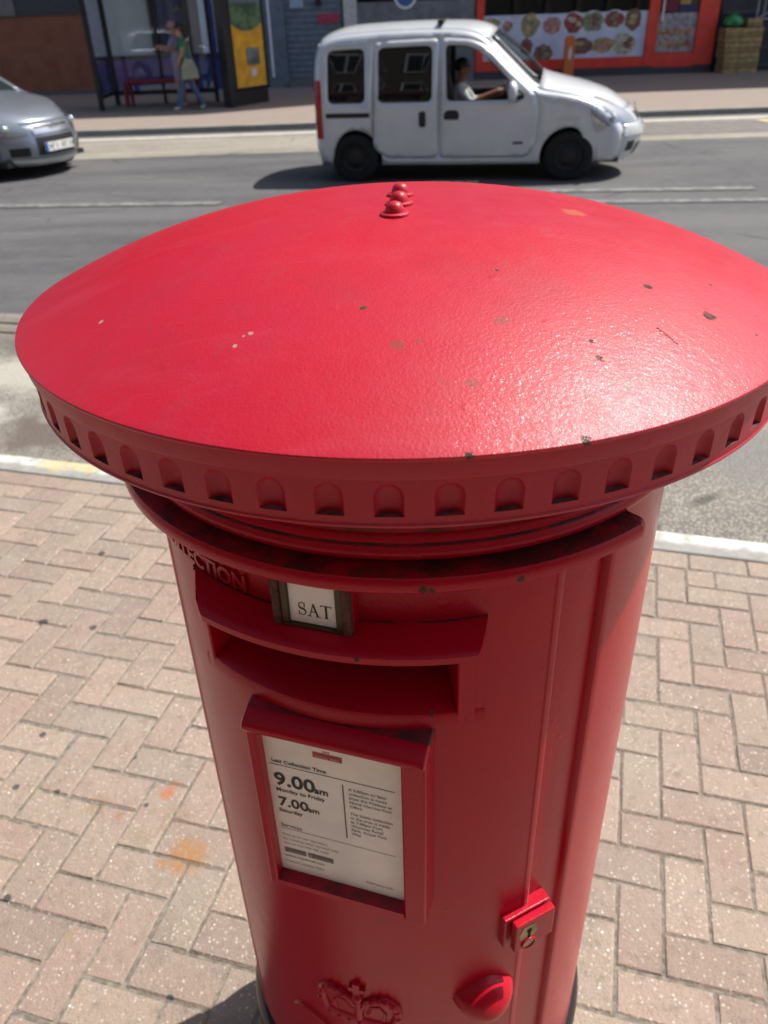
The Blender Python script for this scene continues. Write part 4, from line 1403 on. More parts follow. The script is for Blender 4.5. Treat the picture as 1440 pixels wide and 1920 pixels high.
# ------------------------------------------------------------------ bus shelter
BLK_M = simple('black_powder_coat', (0.012, 0.012, 0.014), .4, var=.2)
sh = thing('bus_shelter', 'black framed glass bus shelter on the far pavement in front of the blue shop', 'bus shelter', (-4.6, 20.9, FZ))
ox, oy = -4.6, 20.9
def at_(x, y, z):
    return (x - ox, y - oy, z)
def post(x, y, w=.05, h=2.42):
    return pbox('post', sh, BLK_M, x - ox - w, x - ox + w, y - oy - w, y - oy + w, 0, h, .008)
post(-6.03, 20.22)
post(-5.98, 21.42)
post(-4.85, 21.45, .035)
post(-3.62, 21.45, .045)
post(-2.95, 21.45, .045)
for x0, x1 in ((-5.93, -4.885), (-4.815, -3.665)):
    pbox('bottom_rail', sh, BLK_M, x0 - ox, x1 - ox, 21.42 - oy, 21.48 - oy, .20, .29)
    pbox('glass_panel', sh, glass('shelter_glass', (0.94, 0.95, 0.96), 0.04, (0.3, 0.3, 0.3)), x0 - ox, x1 - ox, 21.447 - oy, 21.453 - oy, .292, 2.35)
pbox('side_rail', sh, BLK_M, -6.05 - ox, -6.0 - ox, 20.275 - oy, 21.365 - oy, .22, .29)
pbox('side_glass', sh, glass('shelter_side_glass', (0.86, 0.88, 0.9), 0.10, (0.1, 0.1, 0.1)), -6.028 - ox, -6.022 - ox, 20.275 - oy, 21.365 - oy, .292, 2.35)
rb = MB()
rb.box(-6.2 - ox, -2.2 - ox, 19.65 - oy, 21.6 - oy, 2.425, 2.53)
bevel(rb.build('roof', BLK_M, sh, smooth=0), .03)
bn = thing('shelter_bench', 'red perch bench with two legs inside the bus shelter', 'bench', (-4.75, 21.05, FZ))
RBN = simple('dull_red_bench_paint', (0.23, 0.025, 0.035), .45, var=.15)
b = MB()
b.tube([(-.88, -.10, 0), (-.88, -.10, .40), (-.86, -.10, .47), (-.80, -.10, .505), (.85, -.10, .505)], .05, 10)
b.build('rail', RBN, bn, smooth=50)
pbox('seat', bn, RBN, -.84, .9, -.12, .16, .50, .54, .012)
for x in (-.80, .75):
    tube_part('leg', bn, ((x, .08, 0), (x, .08, .5)), .045, RBN)
ad = thing('advert_panel', 'black advert case with a yellow and green poster beside the bus shelter', 'advert', (-2.72, 20.6, FZ), math.atan2(1.0, .62))
pbox('case', ad, BLK_M, -.62, .66, -.07, .07, .30, 2.45, .03)
pbox('foot', ad, BLK_M, -.58, .60, -.055, .055, 0, .297)
pbox('frame_edge', ad, BLK_M, -.80, -.623, -.12, .12, 0, 2.45, .02)
YPO, nt, bb_ = newmat('yellow_green_poster_print')
N = NT(nt)
v = N.objco()
sx = N.n('SeparateXYZ')
N.link(v, sx.inputs[0])
yel = N.mix(N.ramp(N.noise(v, 4, 4, .6), .35, .7), (0.78, 0.42, 0.03), (0.55, 0.27, 0.035))
grn = N.mix(N.ramp(N.noise(v, 3.5, 4, .6), .42, .6), (0.045, 0.09, 0.055), (0.12, 0.20, 0.10))
edge = N.math('ADD', sx.outputs[2], N.math('MULTIPLY', N.math('MULTIPLY', sx.outputs[0], sx.outputs[0]), -.55))
q = N.mix(N.ramp(edge, 1.42, 1.45), yel, grn)
q = N.mix(N.ramp(sx.outputs[2], 1.93, 2.0), q, (0.16, 0.18, 0.24))
N.link(q, bb_.inputs['Base Color'])
bb_.inputs['Roughness'].default_value = .25
pbox('poster', ad, YPO, -.50, .54, -.085, -.072, .36, 2.36)
pbox('poster_picture', ad, simple('grey_poster_picture', (0.13, 0.14, 0.13), .4, var=.6, scale=5), -.10, .36, -.094, -.087, .78, 1.12)
pbox('poster_picture', ad, simple('white_poster_picture', (0.55, 0.54, 0.50), .4, var=.2, scale=9), .02, .20, -.094, -.087, .56, .72)

# ------------------------------------------------------------------ people
def skin(name, J, E, Rad, root, parent=None, loc=(0, 0, 0), rot=0.0, mats=(), pick=None, sub=2):
    """one continuous body grown round a skeleton; pick(centre) chooses the cloth or skin of each face"""
    me = bpy.data.meshes.new(name)
    me.from_pydata([tuple(j) for j in J], E, [])
    o = bpy.data.objects.new(name, me)
    COL.objects.link(o)
    md = o.modifiers.new('skin', 'SKIN')
    sk = me.skin_vertices[0].data
    for i, r in enumerate(Rad):
        sk[i].radius = r if isinstance(r, tuple) else (r, r)
        sk[i].use_root = (i == root)
    ss = o.modifiers.new('sub', 'SUBSURF')
    ss.levels = ss.render_levels = sub
    dg = bpy.context.evaluated_depsgraph_get()
    me2 = bpy.data.meshes.new_from_object(o.evaluated_get(dg))
    bpy.data.objects.remove(o)
    me2.name = name
    me2.materials.clear()
    for mt in mats:
        me2.materials.append(mt)
    for p in me2.polygons:
        p.material_index = pick(p.center)
        p.use_smooth = True
    return link(name, me2, parent, loc, rot)
SKIN_A = simple('skin_tone', (0.36, 0.19, 0.13), .5, var=.06)
SKIN_B = simple('tanned_skin_tone', (0.26, 0.115, 0.07), .5, var=.06)
HAIR = simple('black_hair', (0.010, 0.008, 0.008), .5, var=.3)
GREEN = simple('green_cotton', (0.022, 0.15, 0.075), .85, var=.15)
JEANS = simple('blue_denim', (0.075, 0.125, 0.24), .85, var=.25, scale=9)
SHOE = simple('off_white_shoe', (0.55, 0.52, 0.46), .7)
WHITE = simple('white_cotton', (0.52, 0.52, 0.52), .85, var=.08)
PINK = simple('dusty_pink_cotton', (0.42, 0.25, 0.25), .85, var=.1)
LILAC = simple('pale_lilac_cotton', (0.27, 0.26, 0.36), .85, var=.1)

def fingers(par, skin_m, base, d, side, n=4, L=.075, m=0):
    """four fingers and a thumb leaving a palm at base, pointing along d, spread along side"""
    mb = MB()
    d, side = Vector(d).normalized(), Vector(side).normalized()
    nrm = d.cross(side)
    for k in range(n):
        s = (k - 1.5) * .017
        l = L * (.85, 1.0, .95, .75)[k]
        p0 = Vector(base) + side * s
        mb.tube([p0, p0 + d * l * .5 + nrm * .006, p0 + d * l * .95 + nrm * .022], [.0085, .008, .006], 6, m)
    p0 = Vector(base) - d * .05 - side * .03
    mb.tube([p0, p0 - side * .02 + d * .03, p0 - side * .018 + d * .06], [.010, .009, .007], 6, m)
    mb.ball(tuple(Vector(base) - d * .03), (.032, .032, .036), 8)
    mb.build('hand', skin_m, par, smooth=60)

def face_parts(par, skin_m, hc, fwd, s=1.0):
    """nose, eyes, mouth and ears set on a head centred at hc that looks along fwd"""
    f = Vector(fwd).normalized()
    r = f.cross(Vector((0, 0, 1))).normalized()
    u = Vector((0, 0, 1))
    h = Vector(hc)
    mb = MB()
    mb.tube([h + f * .088 * s + u * .02, h + f * .112 * s - u * .018, h + f * .09 * s - u * .03], [.009, .013, .010], 6, 0)
    mb.build('nose', skin_m, par, smooth=60)
    for k in (-1, 1):
        mb = MB()
        mb.ball(tuple(h + f * .082 * s + r * k * .031 + u * .018), .010, 6)
        mb.build('eye', M['hole'], par, smooth=60)
        mb = MB()
        mb.ball(tuple(h + r * k * .076 * s), (.014, .022, .030), 6)
        mb.build('ear', skin_m, par, smooth=60)
    mb = MB()
    mb.tube([h + f * .085 * s - r * .022 - u * .052, h + f * .092 * s - u * .054, h + f * .085 * s + r * .022 - u * .052], .006, 5)
    mb.build('mouth', LIP, par, smooth=60)
LIP = simple('lip_tone', (0.24, 0.08, 0.07), .5)

# woman in green walking left
def walker():
    J = [(0, 0, .90), (0, 0, 1.05), (0, -.01, 1.20), (0, -.01, 1.32), (-.02, -.01, 1.39), (-.035, -.01, 1.44), (-.05, -.01, 1.53), (-.05, -.01, 1.575),
         (.0, -.15, 1.31), (-.03, -.20, 1.10), (-.12, -.19, .92), (-.155, -.18, .865),
         (.0, .14, 1.31), (-.16, .17, 1.15), (-.36, .12, 1.20), (-.43, .10, 1.215),
         (-.01, -.085, .86), (-.13, -.09, .50), (-.24, -.09, .10), (-.26, -.09, .05), (-.37, -.09, .035),
         (.01, .085, .86), (.08, .09, .50), (.26, .09, .12), (.30, .09, .06), (.20, .09, .035)]
    E = [(0, 1), (1, 2), (2, 3), (3, 4), (4, 5), (5, 6), (6, 7), (3, 8), (8, 9), (9, 10), (10, 11), (3, 12), (12, 13), (13, 14), (14, 15),
         (0, 16), (16, 17), (17, 18), (18, 19), (19, 20), (0, 21), (21, 22), (22, 23), (23, 24), (24, 25)]
    Rd = [.135, .115, .13, .125, .055, .052, .088, .07, .062, .043, .033, .034, .062, .043, .033, .034, .095, .068, .058, .045, .035, .095, .068, .058, .045, .035]
    def pick(c):
        if c.z < .085:
            return 3
        if c.z < .93 and not (c.y < -.135 and c.x < .02 and c.z > .80):
            return 2
        if c.z > 1.375 or c.x < -.165 or (c.y < -.165 and c.z < 1.20):
            return 0
        return 1
    t = thing('person', 'person in a green top and blue jeans walking left with one forearm raised', 'person', (-3.93, 19.72, FZ), R(8), 'people at the bus shelter')
    body = skin('body', J, E, Rd, 0, t, mats=(SKIN_A, GREEN, JEANS, SHOE), pick=pick)
    face_parts(t, SKIN_A, (-.05, -.01, 1.53), (-1, -.15, 0))
    fingers(t, SKIN_A, (-.455, .10, 1.22), (-1, 0, .1), (0, 0, 1))
    fingers(t, SKIN_A, (-.17, -.18, .84), (-.3, 0, -1), (1, 0, 0))
    hr = MB()
    hr.ball((-.025, -.01, 1.555), (.098, .088, .092), 14)
    hr.tube([(.055, -.01, 1.57), (.085, -.01, 1.50), (.08, -.01, 1.40), (.07, -.01, 1.33)], [.06, .062, .05, .022], 10)
    hr.build('hair', HAIR, t, smooth=60)
    return t
walker()
tb_ = thing('tote_bag', 'sage green tote bag hanging from the shoulder of the person in green', 'bag', (-3.83, 19.50, FZ), R(8))
b = MB()
out = [(-.17, .60), (.20, .62), (.185, .80), (.10, .98), (-.06, 1.0), (-.14, .85)]
f0 = [b.vert((x, -.06 * (1 if 0 else 1) * (.5 if z > .95 else 1), z)) for x, z in out]
f1 = [b.vert((x, .05 * (.5 if z > .95 else 1), z)) for x, z in out]
b.face(f0)
b.face(f1[::-1])
for k in range(len(out)):
    n = (k + 1) % len(out)
    b.face((f0[k], f1[k], f1[n], f0[n]))
o = b.build('sack', simple('sage_canvas', (0.25, 0.27, 0.19), .9, var=.12, scale=9), tb_, smooth=0)
bevel(o, .03, 3)
tube_part('strap', tb_, ((-.05, 0, .99), (-.03, .03, 1.18), (.02, .08, 1.36), (.04, .14, 1.30), (.07, .03, 1.12), (.09, 0, .98)), .010, simple('sage_strap', (0.22, 0.24, 0.17), .9), 6)

# second person, seated/standing behind, in a pink hat and pale top
def stander():
    J = [(0, 0, .92), (0, 0, 1.08), (0, 0, 1.22), (0, 0, 1.34), (0, 0, 1.41), (-.01, 0, 1.46), (-.02, 0, 1.55), (-.02, 0, 1.60),
         (0, -.15, 1.33), (-.12, -.18, 1.13), (-.30, -.10, 1.18), (-.36, -.07, 1.20),
         (0, .15, 1.33), (-.02, .20, 1.10), (-.08, .19, .90), (-.09, .19, .84),
         (0, -.085, .88), (-.03, -.09, .50), (-.01, -.09, .10), (-.01, -.09, .05), (-.12, -.09, .035),
         (0, .085, .88), (.02, .09, .50), (.03, .09, .10), (.03, .09, .05), (-.08, .09, .035)]
    E = [(0, 1), (1, 2), (2, 3), (3, 4), (4, 5), (5, 6), (6, 7), (3, 8), (8, 9), (9, 10), (10, 11), (3, 12), (12, 13), (13, 14), (14, 15),
         (0, 16), (16, 17), (17, 18), (18, 19), (19, 20), (0, 21), (21, 22), (22, 23), (23, 24), (24, 25)]
    Rd = [.135, .12, .135, .13, .055, .052, .088, .07, .062, .043, .033, .034, .062, .043, .033, .034, .09, .062, .045, .04, .035, .09, .062, .045, .04, .035]
    def pick(c):
        if c.z < .08:
            return 3
        if c.z < .58:
            return 0
        if c.z < .93:
            return 2
        return 0 if (c.z > 1.39 or c.x < -.20 or (c.y > .165 and c.z < 1.15)) else 1
    t = thing('person', 'person in a pink hat and pale clothes half hidden behind the one in green', 'person', (-4.22, 20.35, FZ), R(-6), 'people at the bus shelter')
    skin('body', J, E, Rd, 0, t, mats=(SKIN_A, LILAC, LILAC, SHOE), pick=pick)
    face_parts(t, SKIN_A, (-.02, 0, 1.55), (-1, -.3, 0))
    fingers(t, SKIN_A, (-.385, -.06, 1.205), (-1, .2, .1), (0, 0, 1))
    fingers(t, SKIN_A, (-.095, .19, .815), (-.2, 0, -1), (1, 0, 0))
    h = MB()
    h.lathe([(.0005, .112), (.05, .108), (.082, .085), (.098, .03), (.10, .0), (.135, -.018), (.135, -.024), (.095, -.01)], 20, 0, (-.015, 0, 1.575), close=False)
    h.build('hat', PINK, t, smooth=50)
    return t
stander()

# ------------------------------------------------------------------ cars
def catmull(P, n=5):
    out = []
    for i in range(len(P) - 1):
        p0, p1, p2, p3 = P[max(i - 1, 0)], P[i], P[i + 1], P[min(i + 2, len(P) - 1)]
        for k in range(n):
            t = k / n
            out.append(tuple(.5 * ((2 * b_) + (-a_ + c_) * t + (2 * a_ - 5 * b_ + 4 * c_ - d_) * t * t + (-a_ + 3 * b_ - 3 * c_ + d_) * t ** 3) for a_, b_, c_, d_ in zip(p0, p1, p2, p3)))
    out.append(P[-1])
    return out
def rpoly(pts, r=.06, n=4):
    """polygon with rounded corners"""
    out = []
    m_ = len(pts)
    for i in range(m_):
        p, a, b_ = Vector(pts[i]), Vector(pts[i - 1]), Vector(pts[(i + 1) % m_])
        da, db_ = (a - p), (b_ - p)
        ra, rb_ = min(r, da.length * .45), min(r, db_.length * .45)
        s_, e = p + da.normalized() * ra, p + db_.normalized() * rb_
        for k in range(n + 1):
            t = k / n
            out.append(tuple(s_ * (1 - t) ** 2 + p * 2 * t * (1 - t) + e * t * t))
    return out
def inside(p, poly):
    c_ = False
    x, y = p
    j = len(poly) - 1
    for i in range(len(poly)):
        if (poly[i][1] > y) != (poly[j][1] > y) and x < (poly[j][0] - poly[i][0]) * (y - poly[i][1]) / (poly[j][1] - poly[i][1]) + poly[i][0]:
            c_ = not c_
        j = i
    return c_
def segdist(p, a, b_):
    ax_, ay_ = a
    dx, dy = b_[0] - ax_, b_[1] - ay_
    l = dx * dx + dy * dy
    t = 0 if l == 0 else max(0, min(1, ((p[0] - ax_) * dx + (p[1] - ay_) * dy) / l))
    return math.hypot(p[0] - ax_ - t * dx, p[1] - ay_ - t * dy)

class Car:
    def __init__(s, parent, outline, W, belt, tumble, rnd, bow_f, bow_r, crown=.05, arches=(), sill=.2, arch_r=.34, flare=.012):
        s.t, s.out, s.W, s.belt, s.tum, s.r = parent, outline, W, belt, tumble, rnd
        s.bf, s.br, s.crown, s.arches, s.sill, s.ar, s.flare = bow_f, bow_r, crown, arches, sill, arch_r, flare
        s.x0, s.x1 = min(p[0] for p in outline), max(p[0] for p in outline)
    def dist(s, p):
        return min(segdist(p, s.out[i], s.out[i + 1]) for i in range(len(s.out) - 1))
    def half(s, x, z, d):
        y = s.W / 2
        if z > s.belt:
            y -= s.tum * ((z - s.belt) / (1.75 - s.belt)) ** 1.25
        elif z < .5:
            y -= .05 * ((.5 - z) / .35) ** 2
        y -= .018 * math.exp(-((z - s.belt + .06) / .05) ** 2) * 0
        for ac in s.arches:
            q = math.hypot(x - ac[0], z - ac[1])
            y += s.flare * math.exp(-((q - s.ar - .03) / .07) ** 2)
        y += .010 * (1 if z < .50 else 0) * 0
        if d < s.r:
            y -= s.r - math.sqrt(max(0, s.r ** 2 - (s.r - d) ** 2))
        return y
    def deform(s, x, y, z):
        k = abs(y) / (s.W / 2)
        f = max(0, min(1, (x - (s.x1 - 1.0)) / 1.0))
        f = f * f * (3 - 2 * f)
        q = max(0, min(1, ((s.x0 + .7) - x) / .7))
        q = q * q * (3 - 2 * q)
        return (x - s.bf * f * k ** 2.6 + s.br * q * k ** 2.6, y * (1 - .05 * f), z)
    def side(s, x, z, sg, off=0.0):
        return s.deform(x, sg * (s.half(x, z, s.dist((x, z))) + off), z)
    def panel(s, name, poly, holes, mat, sides=(-1,), off=0.0, parent=None, step=.075, inner=None, thick=.02, rings=True):
        V = list(poly)
        E = [(i, (i + 1) % len(poly)) for i in range(len(poly))]
        for h in holes:
            b0 = len(V)
            V += list(h)
            E += [(b0 + i, b0 + (i + 1) % len(h)) for i in range(len(h))]
        xs, zs_ = [p[0] for p in poly], [p[1] for p in poly]
        def ok(p, gap):
            if not inside(p, poly) or any(inside(p, h) for h in holes):
                return False
            return min(segdist(p, V[a], V[b_]) for a, b_ in E) > gap
        extra = []
        x = min(xs)
        i = 0
        while x < max(xs):
            z = min(zs_) + (step / 2 if i % 2 else 0)
            while z < max(zs_):
                if ok((x, z), step * .35) and s.dist((x, z)) > s.r:
                    extra.append((x, z))
                z += step
            x += step
            i += 1
        if rings:
            n_ = len(s.out)
            for i in range(1, n_ - 1):
                a, b_ = Vector(s.out[i - 1]), Vector(s.out[i + 1])
                tn = (b_ - a).normalized()
                nr = Vector((tn.y, -tn.x))                      # inwards for an outline running rear > roof > front
                for f in (.08, .22, .42, .7, 1.0):
                    p = Vector(s.out[i]) + nr * s.r * f
                    if ok(tuple(p), .006):
                        extra.append(tuple(p))
        V2 = [Vector(p) for p in V + extra]
        res = geometry.delaunay_2d_cdt(V2, E, [], 0, 1e-5)
        mb = MB()
        for sg in sides:
            b0 = len(mb.v)
            for p in res[0]:
                mb.vert(s.side(p.x, p.y, sg, off))
            for f in res[2]:
                cx = sum(res[0][k].x for k in f) / len(f)
                cz = sum(res[0][k].y for k in f) / len(f)
                if inside((cx, cz), poly) and not any(inside((cx, cz), h) for h in holes):
                    q = [b0 + k for k in f]
                    P = [Vector(mb.v[k]) for k in q]
                    nn = (P[1] - P[0]).cross(P[2] - P[0])
                    mb.face(q if nn.y * sg > 0 else q[::-1])
        mats = [mat, inner] if inner else [mat]
        o = mb.build(name, mats, parent or s.t, recalc=False, smooth=50)
        if inner:
            so = o.modifiers.new('sheet', 'SOLIDIFY')
            so.thickness, so.offset, so.material_offset, so.material_offset_rim = thick, -1, 1, 0
        return o
    def strip_pt(s, i, t, off=0.0):
        p = Vector(s.out[i])
        a, b_ = Vector(s.out[max(i - 1, 0)]), Vector(s.out[min(i + 1, len(s.out) - 1)])
        tn = (b_ - a).normalized()
        nr = Vector((-tn.y, tn.x))                              # outwards
        q = p + nr * (s.crown(p.x) * (1 - abs(t) ** 2.4) + off)
        h = s.half(p.x, p.y, 0.0)
        return s.deform(q.x, t * h, q.y)
    def strip(s, name, i0, i1, mat, ts=None, off=0.0, parent=None, inner=None):
        ts = ts or frange(-1, 1, 20)
        mb = MB()
        mb.grid(lambda i, t: s.strip_pt(i, t, off), list(range(i0, i1 + 1)), ts)
        for k, f in enumerate(mb.f):
            P = [Vector(mb.v[q]) for q in f]
            nn = (P[1] - P[0]).cross(P[2] - P[0])
            if nn.dot(P[0] - Vector((1.4, 0, .8))) < 0:
                mb.f[k] = f[::-1]
        o = mb.build(name, [mat, inner] if inner else mat, parent or s.t, recalc=False, smooth=50)
        if inner:
            so = o.modifiers.new('sheet', 'SOLIDIFY')
            so.thickness, so.offset, so.material_offset, so.material_offset_rim = .02, -1, 1, 0
        return o
    def wrap_pt(s, i, w, off):
        """across the rounded shoulder: w<=1 runs over the strip to its edge, beyond that down the side"""
        if w <= 1:
            return lambda sg: s.strip_pt(i, sg * w, off)
        p = Vector(s.out[i])
        a, b_ = Vector(s.out[i - 1]), Vector(s.out[i + 1])
        tn = (b_ - a).normalized()
        q = p + Vector((tn.y, -tn.x)) * (w - 1)
        return lambda sg: s.side(q.x, q.y, sg, off)
    def wrap(s, name, i0, i1, ws, mat, sg, off, parent=None):
        mb = MB()
        mb.grid(lambda i, k: s.wrap_pt(i, ws(i)[k], off)(sg), list(range(i0, i1 + 1)), list(range(len(ws(i0)))))
        return mb.build(name, mat, parent or s.t, smooth=60)

TYRE = simple('tyre_rubber', (0.010, 0.010, 0.010), .85, var=.2)
RIM = simple('dark_steel_wheel', (0.02, 0.02, 0.022), .5, .3)
DARK = simple('black_trim', (0.013, 0.013, 0.014), .5, var=.2)
TRIM_IN = simple('dark_cabin_trim', (0.022, 0.022, 0.024), .8)
def wheel(parent, x, y, r=.30, wd=.18, rim=None, spokes=0):
    sg = -1 if y < 0 else 1
    mb = MB()
    prof = [(r * .62, -.5), (r * .80, -.52), (r * .93, -.48), (r * .99, -.36), (r, -.15), (r, .15), (r * .99, .36), (r * .93, .48), (r * .80, .52), (r * .62, .5)]
    mb.lathe([(a, b_ * wd) for a, b_ in prof], 36, 0, (x, y, r), 'Y', close=False)
    t = mb.build('tyre', TYRE, parent, smooth=40)
    wb = MB()
    wb.lathe([(r * .63, .44 * wd * sg), (r * .60, .46 * wd * sg), (r * .56, .30 * wd * sg), (r * .42, .22 * wd * sg), (r * .28, .34 * wd * sg), (r * .12, .38 * wd * sg), (.0005, .40 * wd * sg)], 36, 0, (x, y, r), 'Y', close=False)
    for k in range(8):
        a = 2 * pi * k / 8
        wb.ball((x + r * .46 * cos(a), y + .27 * wd * sg, r + r * .46 * sin(a)), (.02, .008, .02), 6)
    wb.build('rim', rim or RIM, t, smooth=40)
    return t

def silver(name, col, metal=.55):
    mt, nt, b_ = newmat(name)
    N = NT(nt)
    v = N.objco()
    N.link(N.mix(N.ramp(N.noise(v, 3, 4), .35, .7), col, [c_ * .9 for c_ in col]), b_.inputs['Base Color'])
    b_.inputs['Metallic'].default_value = metal
    b_.inputs['Roughness'].default_value = .33
    b_.inputs['Coat Weight'].default_value = .8
    b_.inputs['Coat Roughness'].default_value = .05
    return mt
# --- the silver van
VAN_SILVER = silver('silver_van_paint', (0.64, 0.665, 0.685), .22)
hd_ = Vector((.986, -.165, 0)).normalized()
lf_ = Vector((-hd_.y, hd_.x, 0))
vpos = Vector((-.195, 10.84, 0)) + lf_ * .76
van = thing('silver_van', 'small silver van with dark rear windows driving right on the road beyond the pillar box', 'van', (vpos.x, vpos.y, road_z(vpos.y)), math.atan2(hd_.y, hd_.x))
van.scale = (1, 1, .955)
van.rotation_euler = (0, R(-.15), math.atan2(hd_.y, hd_.x))
key = [(-.50, .22), (-.545, .40), (-.55, .62), (-.545, .95), (-.535, 1.22), (-.505, 1.44), (-.44, 1.585), (-.30, 1.655), (-.02, 1.69), (.5, 1.71), (.95, 1.712), (1.28, 1.695), (1.46, 1.655),
       (1.60, 1.575), (1.84, 1.345), (2.06, 1.14), (2.20, 1.05), (2.45, 1.005), (2.80, .945), (3.10, .865), (3.30, .77), (3.40, .70), (3.455, .63), (3.485, .56), (3.49, .47), (3.465, .36), (3.41, .27), (3.35, .22)]
OUT = catmull(key, 3)
A_R = .345
vc = Car(van, OUT, 1.66, 1.0, .17, .075, .34, .10, lambda x: .085 + .12 * math.exp(-((x - 1.95) / .42) ** 2) + .04 * math.exp(-((x - 2.6) / .4) ** 2) - .06 * max(0, min(1, (x - 3.0) / .45)) - .05 * max(0, min(1, (-.1 - x) / .4)), [(0, .29), (2.6, .29)], .2, A_R, .007)
def idx(car, k):
    return 3 * k
sill_z = .215
def arch_pts(cx, r, zc=.29, z0=sill_z):
    a0 = math.asin((z0 - zc) / r)
    return [(cx + r * cos(t), zc + r * sin(t)) for t in frange(a0, pi - a0, 18)]
fa, ra = arch_pts(2.6, A_R), arch_pts(0, A_R)
full = OUT + [(fa[0][0], sill_z)] + fa[1:-1] + [(fa[-1][0], sill_z), (ra[0][0], sill_z)] + ra[1:-1] + [(ra[-1][0], sill_z)]
def shrink(poly, g):
    cx, cz = sum(p[0] for p in poly) / len(poly), sum(p[1] for p in poly) / len(poly)
    return [(p[0] + (g if p[0] < cx else -g), p[1] + (g if p[1] < cz else -g)) for p in poly]
sd_poly = rpoly([(.235, .42), (.40, .29), (1.025, .285), (1.035, 1.622), (.26, 1.60)], .07, 5)
fd_poly = rpoly([(1.045, .285), (2.10, .285), (2.20, .42), (2.22, .80), (2.19, .985), (1.76, 1.365), (1.56, 1.535), (1.40, 1.60), (1.055, 1.625)], .07, 5)
w_rear = rpoly([(-.395, .935), (.155, .935), (.155, 1.535), (-.355, 1.515)], .085, 5)
w_slide = rpoly([(.300, .935), (.960, .935), (.960, 1.545), (.312, 1.535)], .085, 5)
w_front = rpoly([(1.135, .945), (2.03, .945), (2.04, .99), (1.70, 1.31), (1.50, 1.475), (1.36, 1.53), (1.112, 1.545)], .06, 5)
shell = vc.panel('body', full, [sd_poly, fd_poly, w_rear], VAN_SILVER, (-1, 1), inner=TRIM_IN)
for sg in (-1, 1):
    dd = vc.panel('sliding_door', shrink(sd_poly, .0025), [w_slide], VAN_SILVER, (sg,), inner=TRIM_IN, rings=False)
    vc.panel('door_window', shrink(w_slide, .002), [], glass('van_dark_glass', (0.10, 0.11, 0.11), .55), (sg,), -.012, dd, rings=False)
    vc.panel('door_handle', rpoly([(.80, .655), (.885, .655), (.885, .835), (.80, .835)], .035), [], DARK, (sg,), .006, dd, .05, rings=False)
    fd = vc.panel('front_door', shrink(fd_poly, .0025), [w_front], VAN_SILVER, (sg,), inner=TRIM_IN, rings=False)
    vc.panel('door_handle', rpoly([(1.10, .735), (1.285, .735), (1.285, .81), (1.25, .845), (1.14, .845), (1.10, .81)], .03), [], DARK, (sg,), .006, fd, .05, rings=False)
    vc.panel('side_badge', rpoly([(1.93, .445), (2.05, .445), (2.05, .475), (1.93, .475)], .012), [], simple('bronze_badge', (0.12, 0.10, 0.07), .4, .5), (sg,), .006, fd, .05, rings=False)
    vc.panel('rear_side_window', shrink(w_rear, .002), [], glass('van_rear_dark_glass', (0.10, 0.11, 0.11), .55), (sg,), -.012, None, rings=False)
    vc.panel('door_rail', rpoly([(-.43, .775), (.20, .775), (.20, .83), (-.43, .83)], .012), [], DARK, (sg,), .007, None, .08, rings=False)
    vc.panel('window_seal', w_front, [shrink(w_front, .010)], DARK, (sg,), .004, fd, .2, rings=False)
    # tail lamp wraps the rear corner
    b = MB()
    zz = frange(.535, 1.20, 12)
    b.grid(lambda z, k: vc.side(-.555 + (.0, .02, .045, .075)[k] + .03 * max(0, z - 1.0), z, sg, (.0, .02, .018, .006)[k]), zz, range(4))
    b.build('tail_lamp', simple('red_lamp_lens', (0.42, 0.01, 0.015), .15), van, smooth=60)
    b = MB()
    ii = list(range(3 * 18 + 1, 3 * 22))
    def hl(i, k, sg=sg):
        f = (i - ii[0]) / (len(ii) - 1)
        lo = .66 + .20 * (1 - f)
        hi = 1.03 + .20 * math.sin(pi * min(1, f * 1.05))
        return vc.wrap_pt(i, lo + (hi - lo) * k / 8, .010 * math.sin(pi * f) + .004)(sg)
    b.grid(hl, ii, range(9))
    HL = newmat('headlamp_lens')[0]
    pb_ = HL.node_tree.nodes['Principled BSDF']
    pb_.inputs['Base Color'].default_value = (.42, .45, .46, 1)
    pb_.inputs['Metallic'].default_value = .7
    pb_.inputs['Roughness'].default_value = .12
    pb_.inputs['Coat Weight'].default_value = 1
    lamp = b.build('headlamp', HL, van, smooth=60)
    pmx = Vector(hl(ii[len(ii) // 2 + 2], 5))
    b = MB()
    b.ball(tuple(pmx + Vector((.012, 0, 0))), (.035, .06, .055), 12)
    b.build('lamp_bulb', simple('clear_lamp_bowl', (.8, .82, .84), .08, .9), lamp, smooth=60)
    # door mirror
    b = MB()
    b.ball((1.90, sg * (.83 + .12), 1.045), (.07, .115, .115), 14)
    for q, p in enumerate(b.v):
        b.v[q] = (min(max(p[0], 1.855), 1.96), p[1], p[2])
    mir = b.build('door_mirror', VAN_SILVER, fd, smooth=50)
    b = MB()
    b.tube([(2.00, sg * .775, .985), (1.96, sg * .84, .99), (1.93, sg * .90, 1.0)], [.05, .035, .03], 8)
    b.build('mirror_arm', DARK, mir, smooth=50)
    wheel(van, 0, sg * .735, .295, .18)
    wheel(van, 2.6, sg * .735, .295, .18)
vc.strip('rear_bumper', 0, 3 * 2 + 1, VAN_SILVER, inner=DARK)
vc.strip('tailgate', 3 * 2 + 1, 3 * 6, VAN_SILVER, inner=TRIM_IN)
tw = vc.strip('rear_window', 3 * 3 + 1, 3 * 5 + 1, glass('van_back_glass', (0.12, 0.13, 0.13), .5), frange(-.78, .78, 10), .008)
vc.strip('roof', 3 * 6, 3 * 13, VAN_SILVER, inner=TRIM_IN)
vc.strip('windscreen_pillar', 3 * 13, 3 * 16, VAN_SILVER, frange(-1, -.90, 2), 0, None, TRIM_IN)
